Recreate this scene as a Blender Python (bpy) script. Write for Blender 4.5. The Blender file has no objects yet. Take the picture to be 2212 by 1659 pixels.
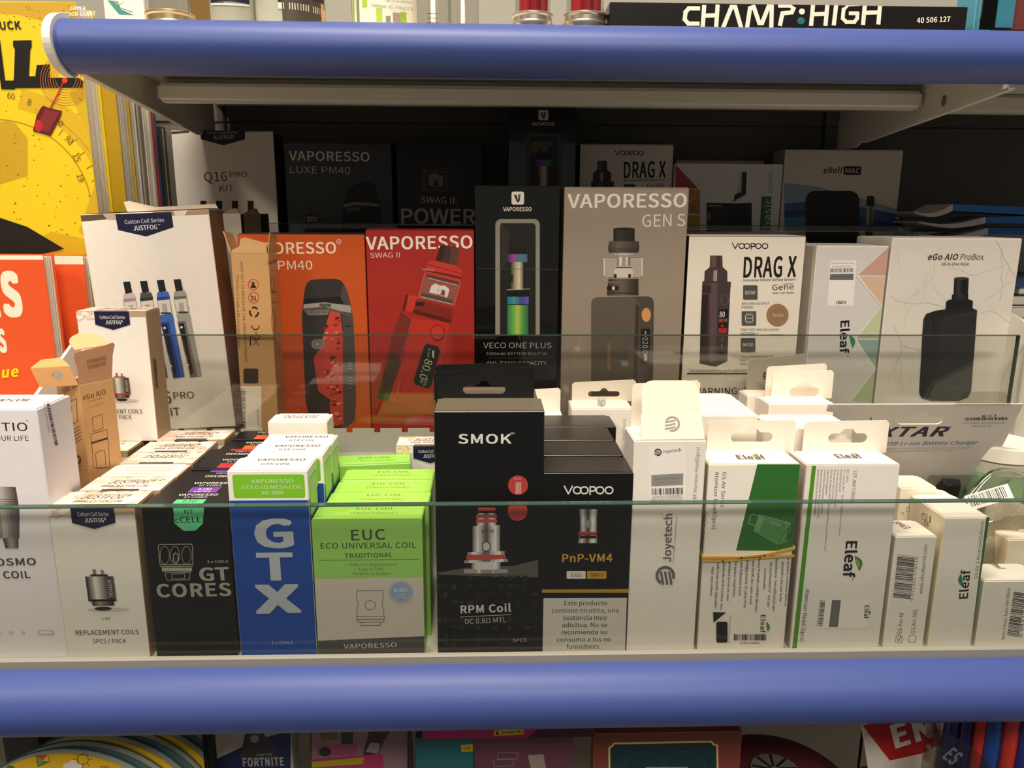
import bpy, bmesh, math, random
from mathutils import Vector, Matrix
from mathutils.geometry import tessellate_polygon
random.seed(7)
S = bpy.context.scene
COL = S.collection
# ---------------------------------------------------------------- camera
F = 1661.0
PITCH, YAW, ROLL = 12.5, -1.87, .315
RM = Matrix.Rotation(math.radians(YAW), 3, 'Z') @ Matrix.Rotation(math.radians(90-PITCH), 3, 'X') @ Matrix.Rotation(math.radians(ROLL), 3, 'Z')
cd = bpy.data.cameras.new('camera')
cam = bpy.data.objects.new('camera', cd); COL.objects.link(cam)
cam.matrix_world = RM.to_4x4()
cd.sensor_width = 36; cd.lens = F/2212*36; cd.clip_start = .01; cd.clip_end = 50
S.camera = cam
# ---------------------------------------------------------------- light, world, exposure
S.view_settings.view_transform = 'Standard'; S.view_settings.look = 'None'
S.view_settings.gamma = 1; S.view_settings.use_curve_mapping = False
S.view_settings.exposure = 0.40
W = bpy.data.worlds.new('shop_ambient'); S.world = W; W.use_nodes = True
wn = W.node_tree.nodes; wl = W.node_tree.links
bg = wn['Background']; bg.inputs[0].default_value = (1, .93, .84, 1); bg.inputs[1].default_value = .11
def area(name, loc, tgt, size, power, col):
    l = bpy.data.lights.new(name, 'AREA'); l.shape = 'RECTANGLE'; l.size, l.size_y = size; l.energy = power; l.color = col
    o = bpy.data.objects.new(name, l); COL.objects.link(o); o.location = loc
    o.rotation_euler = (Vector(tgt)-Vector(loc)).to_track_quat('-Z', 'Y').to_euler(); return o
area('ceiling_spot', (-.1, .14, 1.35), (0, .42, -.15), (.7, .10), 22, (1, .88, .73))
area('ceiling_panel', (.15, -1.0, 1.05), (0, .5, -.12), (.9, .25), 16.5, (1, .89, .76))
area('side_spot', (-1.0, -.25, .95), (.15, .5, -.1), (.2, .2), 7, (1, .88, .72))
# ---------------------------------------------------------------- pixel rays to points on real planes
def ray(x, y): return RM @ Vector(((x-1106)/F, -(y-829.5)/F, -1))
def at(x, y, Y): d = ray(x, y); return d*(Y/d.y)
def atX(x, y, X): d = ray(x, y); return d*(X/d.x)
def atZ(x, y, Z): d = ray(x, y); return d*(Z/d.z)
def lin(h):
    c = [int(h[i:i+2], 16)/255 for i in (0, 2, 4)]
    return tuple(v/12.92 if v <= .04045 else ((v+.055)/1.055)**2.4 for v in c)
MATS = {}
def mat(h, rough=.5, metal=0., spec=.4, noise=0., bump=0., coat=0.):
    k = (h, rough, metal, spec, noise, bump, coat)
    if k in MATS: return MATS[k]
    m = bpy.data.materials.new('paint_'+h); m.use_nodes = True
    N, L = m.node_tree.nodes, m.node_tree.links; b = N['Principled BSDF']; c = lin(h)
    b.inputs['Base Color'].default_value = (*c, 1); b.inputs['Roughness'].default_value = rough
    b.inputs['Metallic'].default_value = metal; b.inputs['Specular IOR Level'].default_value = spec
    b.inputs['Coat Weight'].default_value = coat
    if noise or bump:
        tc = N.new('ShaderNodeTexCoord'); n = N.new('ShaderNodeTexNoise')
        n.inputs['Scale'].default_value = 900 if bump else 160; n.inputs['Detail'].default_value = 4
        L.new(tc.outputs['Object'], n.inputs['Vector'])
        if noise:
            r = N.new('ShaderNodeMix'); r.data_type = 'RGBA'
            r.inputs['A'].default_value = (*[v*(1-noise) for v in c], 1); r.inputs['B'].default_value = (*[min(1, v*(1+noise)) for v in c], 1)
            L.new(n.outputs['Fac'], r.inputs['Factor']); L.new(r.outputs['Result'], b.inputs['Base Color'])
        if bump:
            u = N.new('ShaderNodeBump'); u.inputs['Strength'].default_value = bump; u.inputs['Distance'].default_value = .0004
            L.new(n.outputs['Fac'], u.inputs['Height']); L.new(u.outputs['Normal'], b.inputs['Normal'])
    MATS[k] = m; return m
def card(h): return mat(h, .42, 0, .4, .035)
def ink(h): return mat(h, .45, 0, .35)
def glassy(name, tint, refl=1.0, rough=.02, ior=1.5, body=0.):
    """thin clear sheet: tinted see-through plus a Schlick mirror term"""
    if name in MATS: return MATS[name]
    m = bpy.data.materials.new(name); m.use_nodes = True
    N, L = m.node_tree.nodes, m.node_tree.links; N.clear()
    o = N.new('ShaderNodeOutputMaterial'); mx = N.new('ShaderNodeMixShader'); t = N.new('ShaderNodeBsdfTransparent'); g = N.new('ShaderNodeBsdfGlossy'); f = N.new('ShaderNodeLayerWeight')
    t.inputs[0].default_value = (*lin(tint), 1); g.inputs['Roughness'].default_value = rough; f.inputs[0].default_value = .5
    def mth(op, v): k = N.new('ShaderNodeMath'); k.operation = op; k.inputs[1].default_value = v; return k
    p, q, k = mth('POWER', 5), mth('MULTIPLY_ADD', .96), mth('MULTIPLY', refl); q.inputs[2].default_value = .04
    L.new(f.outputs['Facing'], p.inputs[0]); L.new(p.outputs[0], q.inputs[0]); L.new(q.outputs[0], k.inputs[0]); k.use_clamp = True
    L.new(k.outputs[0], mx.inputs[0]); L.new(g.outputs[0], mx.inputs[2])
    if body:
        d = N.new('ShaderNodeBsdfDiffuse'); d.inputs[0].default_value = (*lin(tint), 1); m2 = N.new('ShaderNodeMixShader'); m2.inputs[0].default_value = body
        L.new(t.outputs[0], m2.inputs[1]); L.new(d.outputs[0], m2.inputs[2]); L.new(m2.outputs[0], mx.inputs[1])
    else: L.new(t.outputs[0], mx.inputs[1])
    L.new(mx.outputs[0], o.inputs[0]); MATS[name] = m; return m
# ---------------------------------------------------------------- mesh helpers
class MB:
    def __init__(s): s.v = []; s.f = []; s.m = []; s.mats = []; s.smooth = False
    def mi(s, m):
        if m not in s.mats: s.mats.append(m)
        return s.mats.index(m)
    def add(s, vs, fs, m):
        o = len(s.v); s.v += [Vector(v) for v in vs]; k = s.mi(m)
        for f in fs: s.f.append(tuple(i+o for i in f)); s.m.append(k)
    def box(s, a, b, m, fr=None):
        a, b = Vector(a), Vector(b)
        vs = [Vector((x, y, z)) for x in (a.x, b.x) for y in (a.y, b.y) for z in (a.z, b.z)]
        if fr: vs = [fr[0]+fr[1]*v.x+fr[2]*v.y+fr[3]*v.z for v in vs]
        s.add(vs, [(0, 1, 3, 2), (4, 6, 7, 5), (0, 4, 5, 1), (2, 3, 7, 6), (0, 2, 6, 4), (1, 5, 7, 3)], m)
    def plate(s, loops, O, u, v, n, th, m, m2=None):
        """flat sheet of 2-d loops (first outer, rest holes) standing on O,u,v with thickness th along n"""
        L3 = [[Vector((p[0], p[1], 0)) for p in lp] for lp in loops]
        tr = tessellate_polygon(L3); fl = [p for lp in L3 for p in lp]; k = len(fl)
        fr = [O+u*p.x+v*p.y for p in fl]
        s.add(fr, [tuple(t) for t in tr], m)
        if th:
            s.add([p+n*th for p in fr], [tuple(reversed(t)) for t in tr], m2 or m)
            o = 0
            for lp in L3:
                q = len(lp); a = fr[o:o+q]; s.add(a+[p+n*th for p in a], [(i, (i+1) % q, (i+1) % q+q, i+q) for i in range(q)], m2 or m); o += q
    def lathe(s, c, prof, m, seg=40, ax='z', sx=1):
        """prof: list of (radius, height)"""
        vs = []; fs = []
        for r, h in prof:
            for i in range(seg):
                a = 2*math.pi*i/seg
                p = Vector((r*math.cos(a), r*math.sin(a), h)) if ax == 'z' else Vector((r*math.cos(a), h, r*math.sin(a)))
                vs.append(Vector(c)+p)
        for j in range(len(prof)-1):
            for i in range(seg): fs.append((j*seg+i, j*seg+(i+1) % seg, (j+1)*seg+(i+1) % seg, (j+1)*seg+i))
        fs.append(tuple(range(seg))); fs.append(tuple(reversed(range((len(prof)-1)*seg, len(prof)*seg))))
        s.add(vs, fs, m)
    def obj(s, name, parent=None, org=None, smooth=False, bevel=0, seg=1):
        me = bpy.data.meshes.new(name)
        g = org if org is not None else Vector((0, 0, 0))
        me.from_pydata([tuple(v-g) for v in s.v], [], s.f)
        for m in s.mats: me.materials.append(m)
        me.polygons.foreach_set('material_index', s.m); me.update()
        bm = bmesh.new(); bm.from_mesh(me)
        if not getattr(s, 'flat', False): bmesh.ops.recalc_face_normals(bm, faces=bm.faces)
        if bevel: bmesh.ops.bevel(bm, geom=bm.edges[:], offset=bevel, segments=seg, affect='EDGES', clamp_overlap=True)
        bm.to_mesh(me); bm.free()
        if smooth:
            me.polygons.foreach_set('use_smooth', [True]*len(me.polygons)); me.set_sharp_from_angle(angle=.6)
        o = bpy.data.objects.new(name, me); COL.objects.link(o)
        if parent: o.parent = parent
        elif org is not None: o.location = g
        return o
def tag(o, label, cat, group=None, kind=None):
    if label: o['label'] = label
    if cat: o['category'] = cat
    if group: o['group'] = group
    if kind: o['kind'] = kind
    return o
def thing(name, loc, label, cat, group=None):
    o = bpy.data.objects.new(name, None); COL.objects.link(o); o.empty_display_size = .01; o.location = loc
    return tag(o, label, cat, group)
TX = {}
try:        # Blender's own bundled sans serif; its built-in font if that is missing
    import os
    FONT = bpy.data.fonts.load(os.path.join(bpy.utils.resource_path('LOCAL'), 'datafiles', 'fonts', 'Noto Sans CJK Regular.woff2'))
except Exception:
    FONT = None
def textgeo(s, bold, sh):
    k = (s, sh)
    if k not in TX:
        c = bpy.data.curves.new('t', 'FONT'); c.body = s; c.shear = sh; c.resolution_u = 3; c.space_character = 1+bold*1.2
        if FONT: c.font = FONT
        o = bpy.data.objects.new('t', c); me = bpy.data.meshes.new_from_object(o)
        vs = [(v.co.x, v.co.y) for v in me.vertices]; fs = [tuple(p.vertices) for p in me.polygons]
        x0 = min(v[0] for v in vs); x1 = max(v[0] for v in vs)
        TX[k] = ([(x-x0, y) for x, y in vs], fs, x1-x0)
        bpy.data.objects.remove(o); bpy.data.curves.remove(c); bpy.data.meshes.remove(me)
    return TX[k]
vH = textgeo('H', 0, 0)[0]; CAPH = max(y for x, y in vH)
STEP = .000005
class Art:
    """prints lettering and pictures onto the faces of a frame (O, ex, ey, ez; w, d, h)"""
    def setup(s, root, O, ex, ey, ez, w, d, h):
        s.root = root; s.org = Vector(root.location) if root else Vector((0, 0, 0)); s.O = O; s.ex = ex; s.ey = ey; s.ez = ez; s.w = w; s.d = d; s.h = h
        s.parts = {}; s.fk = 'front'; s.mm = False; s.k = 3; s.M = None; s.face('front')
    def face(s, f, mm=False):
        O, ex, ey, ez, w, d, h = s.O, s.ex, s.ey, s.ez, s.w, s.d, s.h
        s.fk = f if isinstance(f, str) else 'x'
        s.c = {'front': (O, ex, ez, -ey, w, h), 'top': (O+ez*h, ex, ey, ez, w, d), 'right': (O+ex*w, ey, ez, ex, d, h),
               'left': (O+ey*d, -ey, ez, -ex, d, h)}[f] if isinstance(f, str) else f
        s.mm = mm; return s
    def cv(s, x, y, clamp=False):
        P, u, v, n, w, h = s.c
        if s.mm: a, b = x/1000, y/1000
        else:
            if s.M: x, y = s.M(x, y)
            d = ray(x, y); q = d*((P.dot(n))/(d.dot(n)))-P; a, b = q.dot(u), q.dot(v)
        if clamp: a = min(max(a, .0002), w-.0002); b = min(max(b, .0002), h-.0002)
        return a, b
    def put(s, pts, fs, col, part):
        P, u, v, n, w, h = s.c; s.k += 1
        mb = s.parts.setdefault((part, s.fk), MB()); mb.flat = True
        z = s.k*STEP
        mb.add([P+u*a+v*b+n*z for a, b in pts], fs, col if not isinstance(col, str) else ink(col))
    def P(s, pts, col, part='picture', clamp=True):
        q = [s.cv(x, y, clamp) for x, y in pts]
        tr = tessellate_polygon([[Vector((a, b, 0)) for a, b in q]])
        s.put(q, [tuple(t) for t in tr], col, part)
    def R(s, x0, y0, x1, y1, col, part='picture'): s.P([(x0, y0), (x1, y0), (x1, y1), (x0, y1)], col, part)
    def RR(s, x0, y0, x1, y1, r, col, part='picture', n=4):
        pts = []
        for cx, cy, a0 in ((x1-r, y0+r, -90), (x1-r, y1-r, 0), (x0+r, y1-r, 90), (x0+r, y0+r, 180)):
            for i in range(n+1): a = math.radians(a0+90*i/n); pts.append((cx+r*math.cos(a), cy+r*math.sin(a)))
        s.P(pts, col, part)
    def E(s, cx, cy, rx, ry, col, part='picture', n=22, rot=0):
        c, q = math.cos(rot), math.sin(rot)
        s.P([(cx+rx*math.cos(t)*c-ry*math.sin(t)*q, cy+rx*math.cos(t)*q+ry*math.sin(t)*c) for t in [2*math.pi*i/n for i in range(n)]], col, part)
    def L(s, pts, wd, col, part='picture', close=False):
        """stroked polyline"""
        q = [Vector(p) for p in pts]
        if close: q.append(q[0])
        i = 0
        for a, b in zip(q, q[1:]):
            d = (b-a)
            if d.length < 1e-9: continue
            d.normalize(); n = Vector((-d.y, d.x))*wd/2; e = d*wd*.35
            s.P([tuple(p) for p in (a-e+n, b+e+n, b+e-n, a-e-n)], col, part); i += 1
            if i % 3 == 0: s.k -= 3
        s.k += 3
    def arc(s, cx, cy, rx, ry, wd, col, part='picture', a0=0, a1=360, n=24, clamp=False):
        A = [math.radians(a0+(a1-a0)*i/n) for i in range(n+1)]
        s.P([(cx+(rx+wd/2)*math.cos(a), cy+(ry+wd/2)*math.sin(a)) for a in A]+[(cx+(rx-wd/2)*math.cos(a), cy+(ry-wd/2)*math.sin(a)) for a in reversed(A)], col, part, clamp=clamp)
    def G(s, quad, cols, n=10, part='picture'):
        """quad tl,tr,br,bl filled with printed vertical strips blending the colours"""
        tl, tr, br, bl = quad
        for i in range(n):
            a, b = i/n, (i+1)/n; t = (i+.5)/n*(len(cols)-1); j = min(int(t), len(cols)-2); f = t-j
            c0 = [int(cols[j][k:k+2], 16) for k in (0, 2, 4)]; c1 = [int(cols[j+1][k:k+2], 16) for k in (0, 2, 4)]
            h = ''.join('%02x' % (int((c0[k]*(1-f)+c1[k]*f)//6*6)) for k in range(3))
            mx = lambda p, q, t: (p[0]+(q[0]-p[0])*t, p[1]+(q[1]-p[1])*t)
            s.P([mx(tl, tr, a), mx(tl, tr, b), mx(bl, br, b), mx(bl, br, a)], h, part); s.k -= 1
        s.k += 1
    def T(s, txt, x0, y0, x1, y1, h, col='1a1a1c', bold=.0, sh=0, part='lettering'):
        """text along the baseline (x0,y0)-(x1,y1) with cap height h"""
        vs, fs, wd = textgeo(txt, bold, sh)
        a = Vector(s.cv(x0, y0)); b = Vector(s.cv(x1, y1)); d = Vector((x1-x0, y1-y0)).normalized()
        pr = Vector((-d.y, d.x)) if s.mm else Vector((d.y, -d.x))
        c = Vector(s.cv(x0+pr.x*h, y0+pr.y*h)); X = (b-a).normalized(); Yv = Vector((-X.y, X.x))
        hh = abs((c-a).dot(Yv)); k1 = (b-a).length/wd; k2 = hh/CAPH
        q_ = CAPH/.73; bb = bold*.75*q_; nx = 1 if bold < .004 else max(2, math.ceil(2*bb/(.034*q_))+1); ny = 1 if bold < .022 else max(2, math.ceil(1.3*bb/(.034*q_))+1)
        for dx, dy in [((i/(nx-1)*2-1)*bb if nx > 1 else 0, (j/(ny-1)*2-1)*bb*.65 if ny > 1 else 0) for i in range(nx) for j in range(ny)]:
            s.put([tuple(a+X*((x+dx)*k1)+Yv*((y+dy)*k2)) for x, y in vs], fs, col, part)
    def bars(s, x0, y0, x1, y1, h, col='1c1c1e', part='barcode', seed=1, n=34):
        rr = random.Random(seed); d = Vector((x1-x0, y1-y0)); l = d.length; d.normalize()
        pr = Vector((-d.y, d.x)) if s.mm else Vector((d.y, -d.x)); t = 0; u = l/(n*3.6); A = Vector((x0, y0))
        while t < l:
            w = u*rr.choice((1, 1, 2, 3)); w = min(w, l-t); p = A+d*t; q = A+d*(t+w)
            s.P([tuple(p), tuple(q), tuple(q+pr*h), tuple(p+pr*h)], col, part, clamp=False); s.k -= 1
            t += w+u*rr.choice((1, 1, 2, 3))
        s.k += 1
    def done(s):
        for (n, f), mb in s.parts.items(): mb.obj(n, s.root, s.org)
class Box(Art):
    def __init__(s, name, label, TL, TR, Y, zf=None, BL=None, BR=None, d=.022, h=None, w=None, yaw=0, lean=0, roll=False, cols=None, c='EDE8DF', group=None, cat='box', xl=None, xr=None, flap=True, gloss=None, O=None):
        Rt = Matrix.Rotation(math.radians(yaw), 3, 'Z') @ Matrix.Rotation(math.radians(lean), 3, 'X')
        ex, ey, ez = Rt @ Vector((1, 0, 0)), Rt @ Vector((0, 1, 0)), Rt @ Vector((0, 0, 1))
        if O is None:
            pl = lambda x, y, P: ray(x, y)*(P.dot(ey)/ray(x, y).dot(ey))
            if TL:
                P = at(TL[0], TL[1], Y)
                if TR:
                    Q = pl(TR[0], TR[1], P)
                    if roll: ex = (Q-P).normalized(); ez = ex.cross(ey)
                    w = w or (Q-P).dot(ex)
            else:
                Q = at(TR[0], TR[1], Y); P = Q-ex*w
            if BR:
                B = pl(BR[0], BR[1], P); w = (B-P).dot(ex)
            if BL:
                B = pl(BL[0], BL[1], P); h = h or -(B-P).dot(ez)
                P = P-ex*((P-B).dot(ex))*(.5 if BR else 0)
            if h is None: h = (P.z-zf)/ez.z - (max(0, -ex.z)*w if roll else 0)
            O = P-ez*h
            if roll and ex.z > 0: pass
        s.name = name
        root = thing(name, O+ex*w/2+ey*d/2, label, cat, group)
        s.setup(root, O, ex, ey, ez, w, d, h)
        cs = dict(front=c, top=c, right=c, left=c, back=c, bottom=c); cs.update(cols or {})
        mb = MB(); mk = (lambda q: mat(q, *gloss)) if gloss else card
        vs = [Vector((x, y, z)) for x in (0, w) for y in (0, d) for z in (0, h)]; vs = [O+ex*v.x+ey*v.y+ez*v.z for v in vs]
        for f, q in (((0, 1, 3, 2), 'left'), ((4, 6, 7, 5), 'right'), ((0, 4, 5, 1), 'front'), ((2, 3, 7, 6), 'back'), ((0, 2, 6, 4), 'bottom'), ((1, 5, 7, 3), 'top')):
            k = mb.mi(mk(cs[q])); mb.f.append(f); mb.m.append(k)
        mb.v = vs
        mb.obj('carton', root, s.org, bevel=.00035)
        if flap:
            fl = MB(); nt = .0035; t = .0004; e = .0006
            lp = [(e, .0004), (w-e, .0004), (w-e, d-nt), (w-e-.002, d-nt*.6), (w-e-.002, d-.0003), (e+.002, d-.0003), (e+.002, d-nt*.6), (e, d-nt)]
            fl.plate([lp], O+ez*(h+.00005), ex, ey, ez, t, mk(cs['top'])); fl.obj('lid_flap', root, s.org)
            s.h += t+.00006; s.face('front')
    def wz(s): return self.O
    def extra(s, name): s.x = MB(); return s.x
    def tab(s, tl, tr, dy=None, col=None, hole=None, name='hang_tab', holec=None, th=.0006, h=None):
        """hanging tab at the back top edge, px width; hole=(x0,y0,x1,y1) px of the slot"""
        dy = s.d-.0008 if dy is None else dy
        P = s.O+s.ey*dy; fr = (P, s.ex, s.ez, -s.ey, 9, 9); s.c, keep = fr, s.c
        a = s.cv(*tl); b = s.cv(*tr); lo = s.h-.001
        r = .0015
        outer = [(a[0], lo), (b[0], lo), (b[0], b[1]-r), (b[0]-r, b[1]), (a[0]+r, a[1]), (a[0], a[1]-r)]
        loops = [outer]
        if hole:
            p = s.cv(hole[0], hole[3]); q = s.cv(hole[2], hole[1]); loops.append(euro(p[0], p[1], q[0], q[1]))
        mb = MB(); mb.plate(loops, P, s.ex, s.ez, s.ey, th, card(col or 'EFE9DC')); o = mb.obj(name, s.root, s.org)
        s.c = keep; return o
def euro(x0, y0, x1, y1):
    hh = (y1-y0)*.62; r = hh/2; cy = y0+r; xm = (x0+x1)/2; br = (y1-y0)*.42; pts = []
    for i in range(9): a = math.radians(90+180*i/8); pts.append((x0+r+r*math.cos(a), cy+r*math.sin(a)))
    for i in range(9): a = math.radians(-90+180*i/8); pts.append((x1-r+r*math.cos(a), cy+r*math.sin(a)))
    pts.append((xm+br*1.25, y0+hh))
    for i in range(7): a = math.radians(20+140*i/6); pts.append((xm+br*math.cos(a), y1-br+br*math.sin(a)))
    pts.append((xm-br*1.25, y0+hh)); return pts
Z0, Z2, Z3 = -.227, -.157, -.087      # floors of the three steps
Y1, Y2, Y3 = .366, .530, .670         # fronts of the three rows
def voopoo(b, x0, x1, y, h, col):
    w = x1-x0; t = h*.17; r = h*.5-t/2; f = lambda k: x0+w*k
    b.L([(f(.01), y-h), (f(.09), y-t*.4), (f(.17), y-h)], t, col, 'logo')
    for k in (.265, .405, .715, .895): b.arc(f(k), y-h/2, w*.075, r, t, col, 'logo', n=18)
    b.L([(f(.52), y), (f(.52), y-h+t/2), (f(.60), y-h+t/2)], t, col, 'logo'); b.arc(f(.59), y-h*.68, w*.035, h*.25, t, col, 'logo', -90, 90, 8); b.L([(f(.52), y-h*.42), (f(.59), y-h*.42)], t, col, 'logo')
def swirl(b, cx, cy, r, col, rot=0):
    """ring opened at one side with slanted bars"""
    b.arc(cx, cy, r*.86, r*.86, r*.30, col, 'logo', -150+rot, 110+rot, 20)
    a = math.radians(rot); c, s = math.cos(a), math.sin(a)
    for k in (-1, 0, 1):
        p = [(-r*.85, k*r*.42+r*.2), (r*.35, k*r*.42-r*.02)]
        b.L([(cx+x*c-y*s, cy+x*s+y*c) for x, y in p], r*.24, col, 'logo')
def leaf(b, p, q, wd, col='4E8A2E'):
    """curved leaf from p to q"""
    p, q = Vector(p), Vector(q); d = q-p; n = Vector((-d.y, d.x)).normalized(); up = []; dn = []
    for i in range(9):
        t = i/8; k = math.sin(math.pi*t); up.append(p+d*t+n*wd*k*1.0); dn.append(p+d*t-n*wd*k*.15)
    b.P([tuple(v) for v in up+dn[::-1][1:-1]], col, 'logo')
# ================================================================ structure of the display
V = Vector
def stru(mb, name, **k): o = mb.obj(name, None, None, **k); o['kind'] = 'structure'; return o
BW = mat('5C5850', .55, 0, .3, .05)
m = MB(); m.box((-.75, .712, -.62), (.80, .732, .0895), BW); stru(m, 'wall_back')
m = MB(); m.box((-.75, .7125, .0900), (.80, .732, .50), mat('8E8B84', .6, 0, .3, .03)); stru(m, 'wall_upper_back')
for x in (-.229, .301):      # seams of the back panels
    m = MB(); m.box((x-.0010, .7105, -.08), (x+.0010, .7117, .089), mat('14120F', .7)); stru(m, 'trim_1' if x < 0 else 'trim_2')
m = MB(); m.box((-.75, .7108, .0765), (.80, .7118, .0772), mat('22201C', .7)); stru(m, 'trim_3')

CREAM = mat('CFC9BC', .45, 0, .4, .02)
def arcprof(Yf, zb, zt, n=14, bulge=.018):
    """C-shaped nose: from the rear top, round the front, to the rear bottom"""
    zc = (zb+zt)/2; r = (zt-zb)/2; out = []
    for i in range(n+1):
        a = math.radians(90+180*i/n); out.append((Yf+bulge+bulge*math.cos(a), zc+r*math.sin(a)))
    return out
def rail(name, x0, x1, Yf, zb, zt, parent, seg=None):
    pr = arcprof(Yf, zb, zt, 26); t = .0012; m = MB(); A = []
    inn = [(y+t*.9, z-(t if i == 0 else -t if i == len(pr)-1 else 0)) for i, (y, z) in enumerate(pr)]
    lp = pr+list(reversed(inn)); n = len(lp)
    vs = [V((x, y, z)) for x in (x0, x1) for y, z in lp]
    m.add(vs, [(i, (i+1) % n, (i+1) % n+n, i+n) for i in range(n)]+[(i, i+1, n-2-i, n-1-i) for i in range(len(pr)-1)]+[(i+n, n-1-i+n, n-2-i+n, i+1+n) for i in range(len(pr)-1)], mat('3E4F8E', .48, 0, .42, .02, .10))
    return m.obj(name, parent, parent.location.copy(), smooth=True)
# upper shelf
up = thing('upper_shelf', (0, .6, .09), 'grey metal shelf with a rounded blue front rail at the top of the display', 'shelf')
UO = up.location.copy()
m = MB(); m.box((-.2350, .470, .0899), (.80, .711, .1004), CREAM); m.obj('deck', up, UO)
rail('blue_rail', -.2290, .80, .443, .0742, .1024, up)
pr = arcprof(.4405, .0725, .1052, 20, .0215); m = MB()
m.plate([[(y, z) for y, z in pr]+[(y+.0046, z*.86+.0888*.14) for y, z in reversed(pr)]], V((-.2335, 0, 0)), V((0, 1, 0)), V((0, 0, 1)), V((1, 0, 0)), .0044, mat('E4E0D6', .4)); m.obj('end_cap', up, UO)
for X, pts, rv in ((-.2350, [(.470, .0897), (.470, .0785), (.517, .0740), (.556, .0705), (.617, .0647), (.660, .0607), (.700, .0672), (.700, .0897)], (293, 205)), (.3057, [(.470, .0897), (.470, .0738), (.527, .0690), (.584, .0645), (.648, .0592), (.6565, .0552), (.692, .0552), (.692, .0897)], (2040, 218))):
    m = MB(); m.plate([pts], V((X, 0, 0)), V((0, 1, 0)), V((0, 0, 1)), V((1, 0, 0)), .0016, CREAM)
    for a, b in zip(pts[1:5], pts[2:5]):     # folded lower flange
        u = V((0, b[0]-a[0], b[1]-a[1])); m.plate([[(0, 0), (u.length, 0), (u.length, .004), (0, .004)]], V((X+.0008, a[0], a[1])), u.normalized(), V((1, 0, 0)), u.normalized().cross(V((1, 0, 0))), .0012, CREAM)
    o = m.obj('bracket', up, UO); h = atX(*rv, X); m = MB()
    x0 = X+.0016 if X < 0 else X-.0008
    m.lathe((0, 0, 0), [(.0024, 0), (.0024, .0007)], mat('D8D4C8' if X < 0 else '6B675F', .4), 16)
    m.v = [V((x0+v.z, h.y+v.x, h.z+v.y*1.5)) for v in m.v]; r_ = m.obj('slot_rivet', o, UO)
m = MB(); m.box((-.2233, .557, .0730), (.3045, .570, .0850), CREAM); m.obj('crossbar', up, UO, bevel=.0022, seg=3)
m = MB(); m.box((-.2225, .5705, .080), (.3000, .578, .0897), CREAM); m.obj('crossbar_mount', up, UO)
m = MB(); m.box((.3080, .600, .0760), (.80, .612, .0895), CREAM); m.obj('crossbar', up, UO, bevel=.0022, seg=3)

# lower shelf with its three steps
lo = thing('stepped_shelf', (0, .5, Z0), 'stepped cream display shelf with rounded blue front rail, under the three rows', 'shelf')
WH = mat('E6E1D4', .45, 0, .4, .03, .08)
m = MB(); m.box((-.66, .3520, Z0-.012), (.72, .711, Z0), WH); m.obj('deck', lo, lo.location.copy(), bevel=.0006)
rail('blue_rail', -.66, .72, .330, -.2548, -.2215, lo)
m = MB(); m.box((-.66, .3490, -.2265), (.72, .3524, -.2174), mat('8E8A80', .5)); m.obj('added_grey_strip', lo, lo.location.copy(), bevel=.0006)  # solid grey strip added to dull the bright deck edge under the glass
m = MB(); m.box((-.66, .509, Z0+.0002), (.72, .7105, Z2), WH); m.obj('middle_step', lo, lo.location.copy(), bevel=.0008)
m = MB(); m.box((-.215, .6505, Z2+.0002), (.3690, .7100, Z3), WH); m.obj('rear_step', lo, lo.location.copy(), bevel=.0008)
m = MB(); x = -.238                    # toothed strip behind the middle glass
lp = [(x, 0)]; L_ = []
X = -.238; top = .0135; low = .0105
pts = [(-.238, -.008), (.358, -.008)]; xs = []
p0 = at(702, 940, .508).x; per = at(762, 940, .508).x-p0
k = -14
teeth = []
xx = .358
c = p0+per*math.floor((.358-p0)/per)
upper = [(.358, low)]
while c > -.238:
    if c+per*.78 < .358: upper += [(c+per*.78, low), (c+per*.78, top), (c, top), (c, low)]
    c -= per
upper += [(-.238, low)]
m.plate([pts+upper], V((0, .5077, Z2)), V((1, 0, 0)), V((0, 0, 1)), V((0, 1, 0)), .0011, WH); m.obj('toothed_strip', lo, lo.location.copy())
# sloping side panels
for nm, X, pts in (('side_panel', -.2880, [(.385, Z0+.0002), (.508, Z0+.0002), (.508, Z2+.0002), (.5455, Z2+.0002), (.5455, -.0837), (.400, -.156), (.385, -.17)]), ('side_panel', .3700, [(.385, Z0+.0002), (.508, Z0+.0002), (.508, Z2+.0002), (.708, Z2+.0002), (.708, -.064), (.545, -.064), (.519, -.0698), (.40, -.135), (.385, -.16)])):
    m = MB(); pts = [(y, z) for y, z in pts]
    m.plate([pts], V((X, 0, 0)), V((0, 1, 0)), V((0, 0, 1)), V((1, 0, 0)), .0022, mat('EDE9DE', .4)); m.obj(nm, lo, lo.location.copy())
# glass panes
GL = glassy('clear_glass', 'F1F2F0', 1.1, .012); GE = glassy('green_glass_edge', '557A6A', 1.0, .08, 1.5, .45)
def pane(nm, label, x0, x1, Y, z0, z1, t):
    r = thing(nm, ((x0+x1)/2, Y, z0), label, 'glass')
    m = MB(); O = V((0, 0, 0)); m.box((x0, Y, z0), (x1, Y+t, z1-.0006), GL); m.obj('pane', r, r.location.copy())
    e = MB(); e.box((x0, Y, z1-.0005), (x1, Y+t, z1), GE); e.obj('polished_edge', r, r.location.copy())
    e = MB(); e.box((x1+.00005, Y, z0), (x1+.0006, Y+t, z1), GE); e.obj('side_edge', r, r.location.copy()); return r
pane('glass_divider', 'long low clear glass pane at the very front, behind the lower blue rail', -.655, .715, .3530, Z0+.0003, -.1385, .0042)
pane('glass_divider', 'clear glass pane in front of the middle row of boxes', -.2385, .3600, .5040, Z2-.002, -.0785, .0034)
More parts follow.
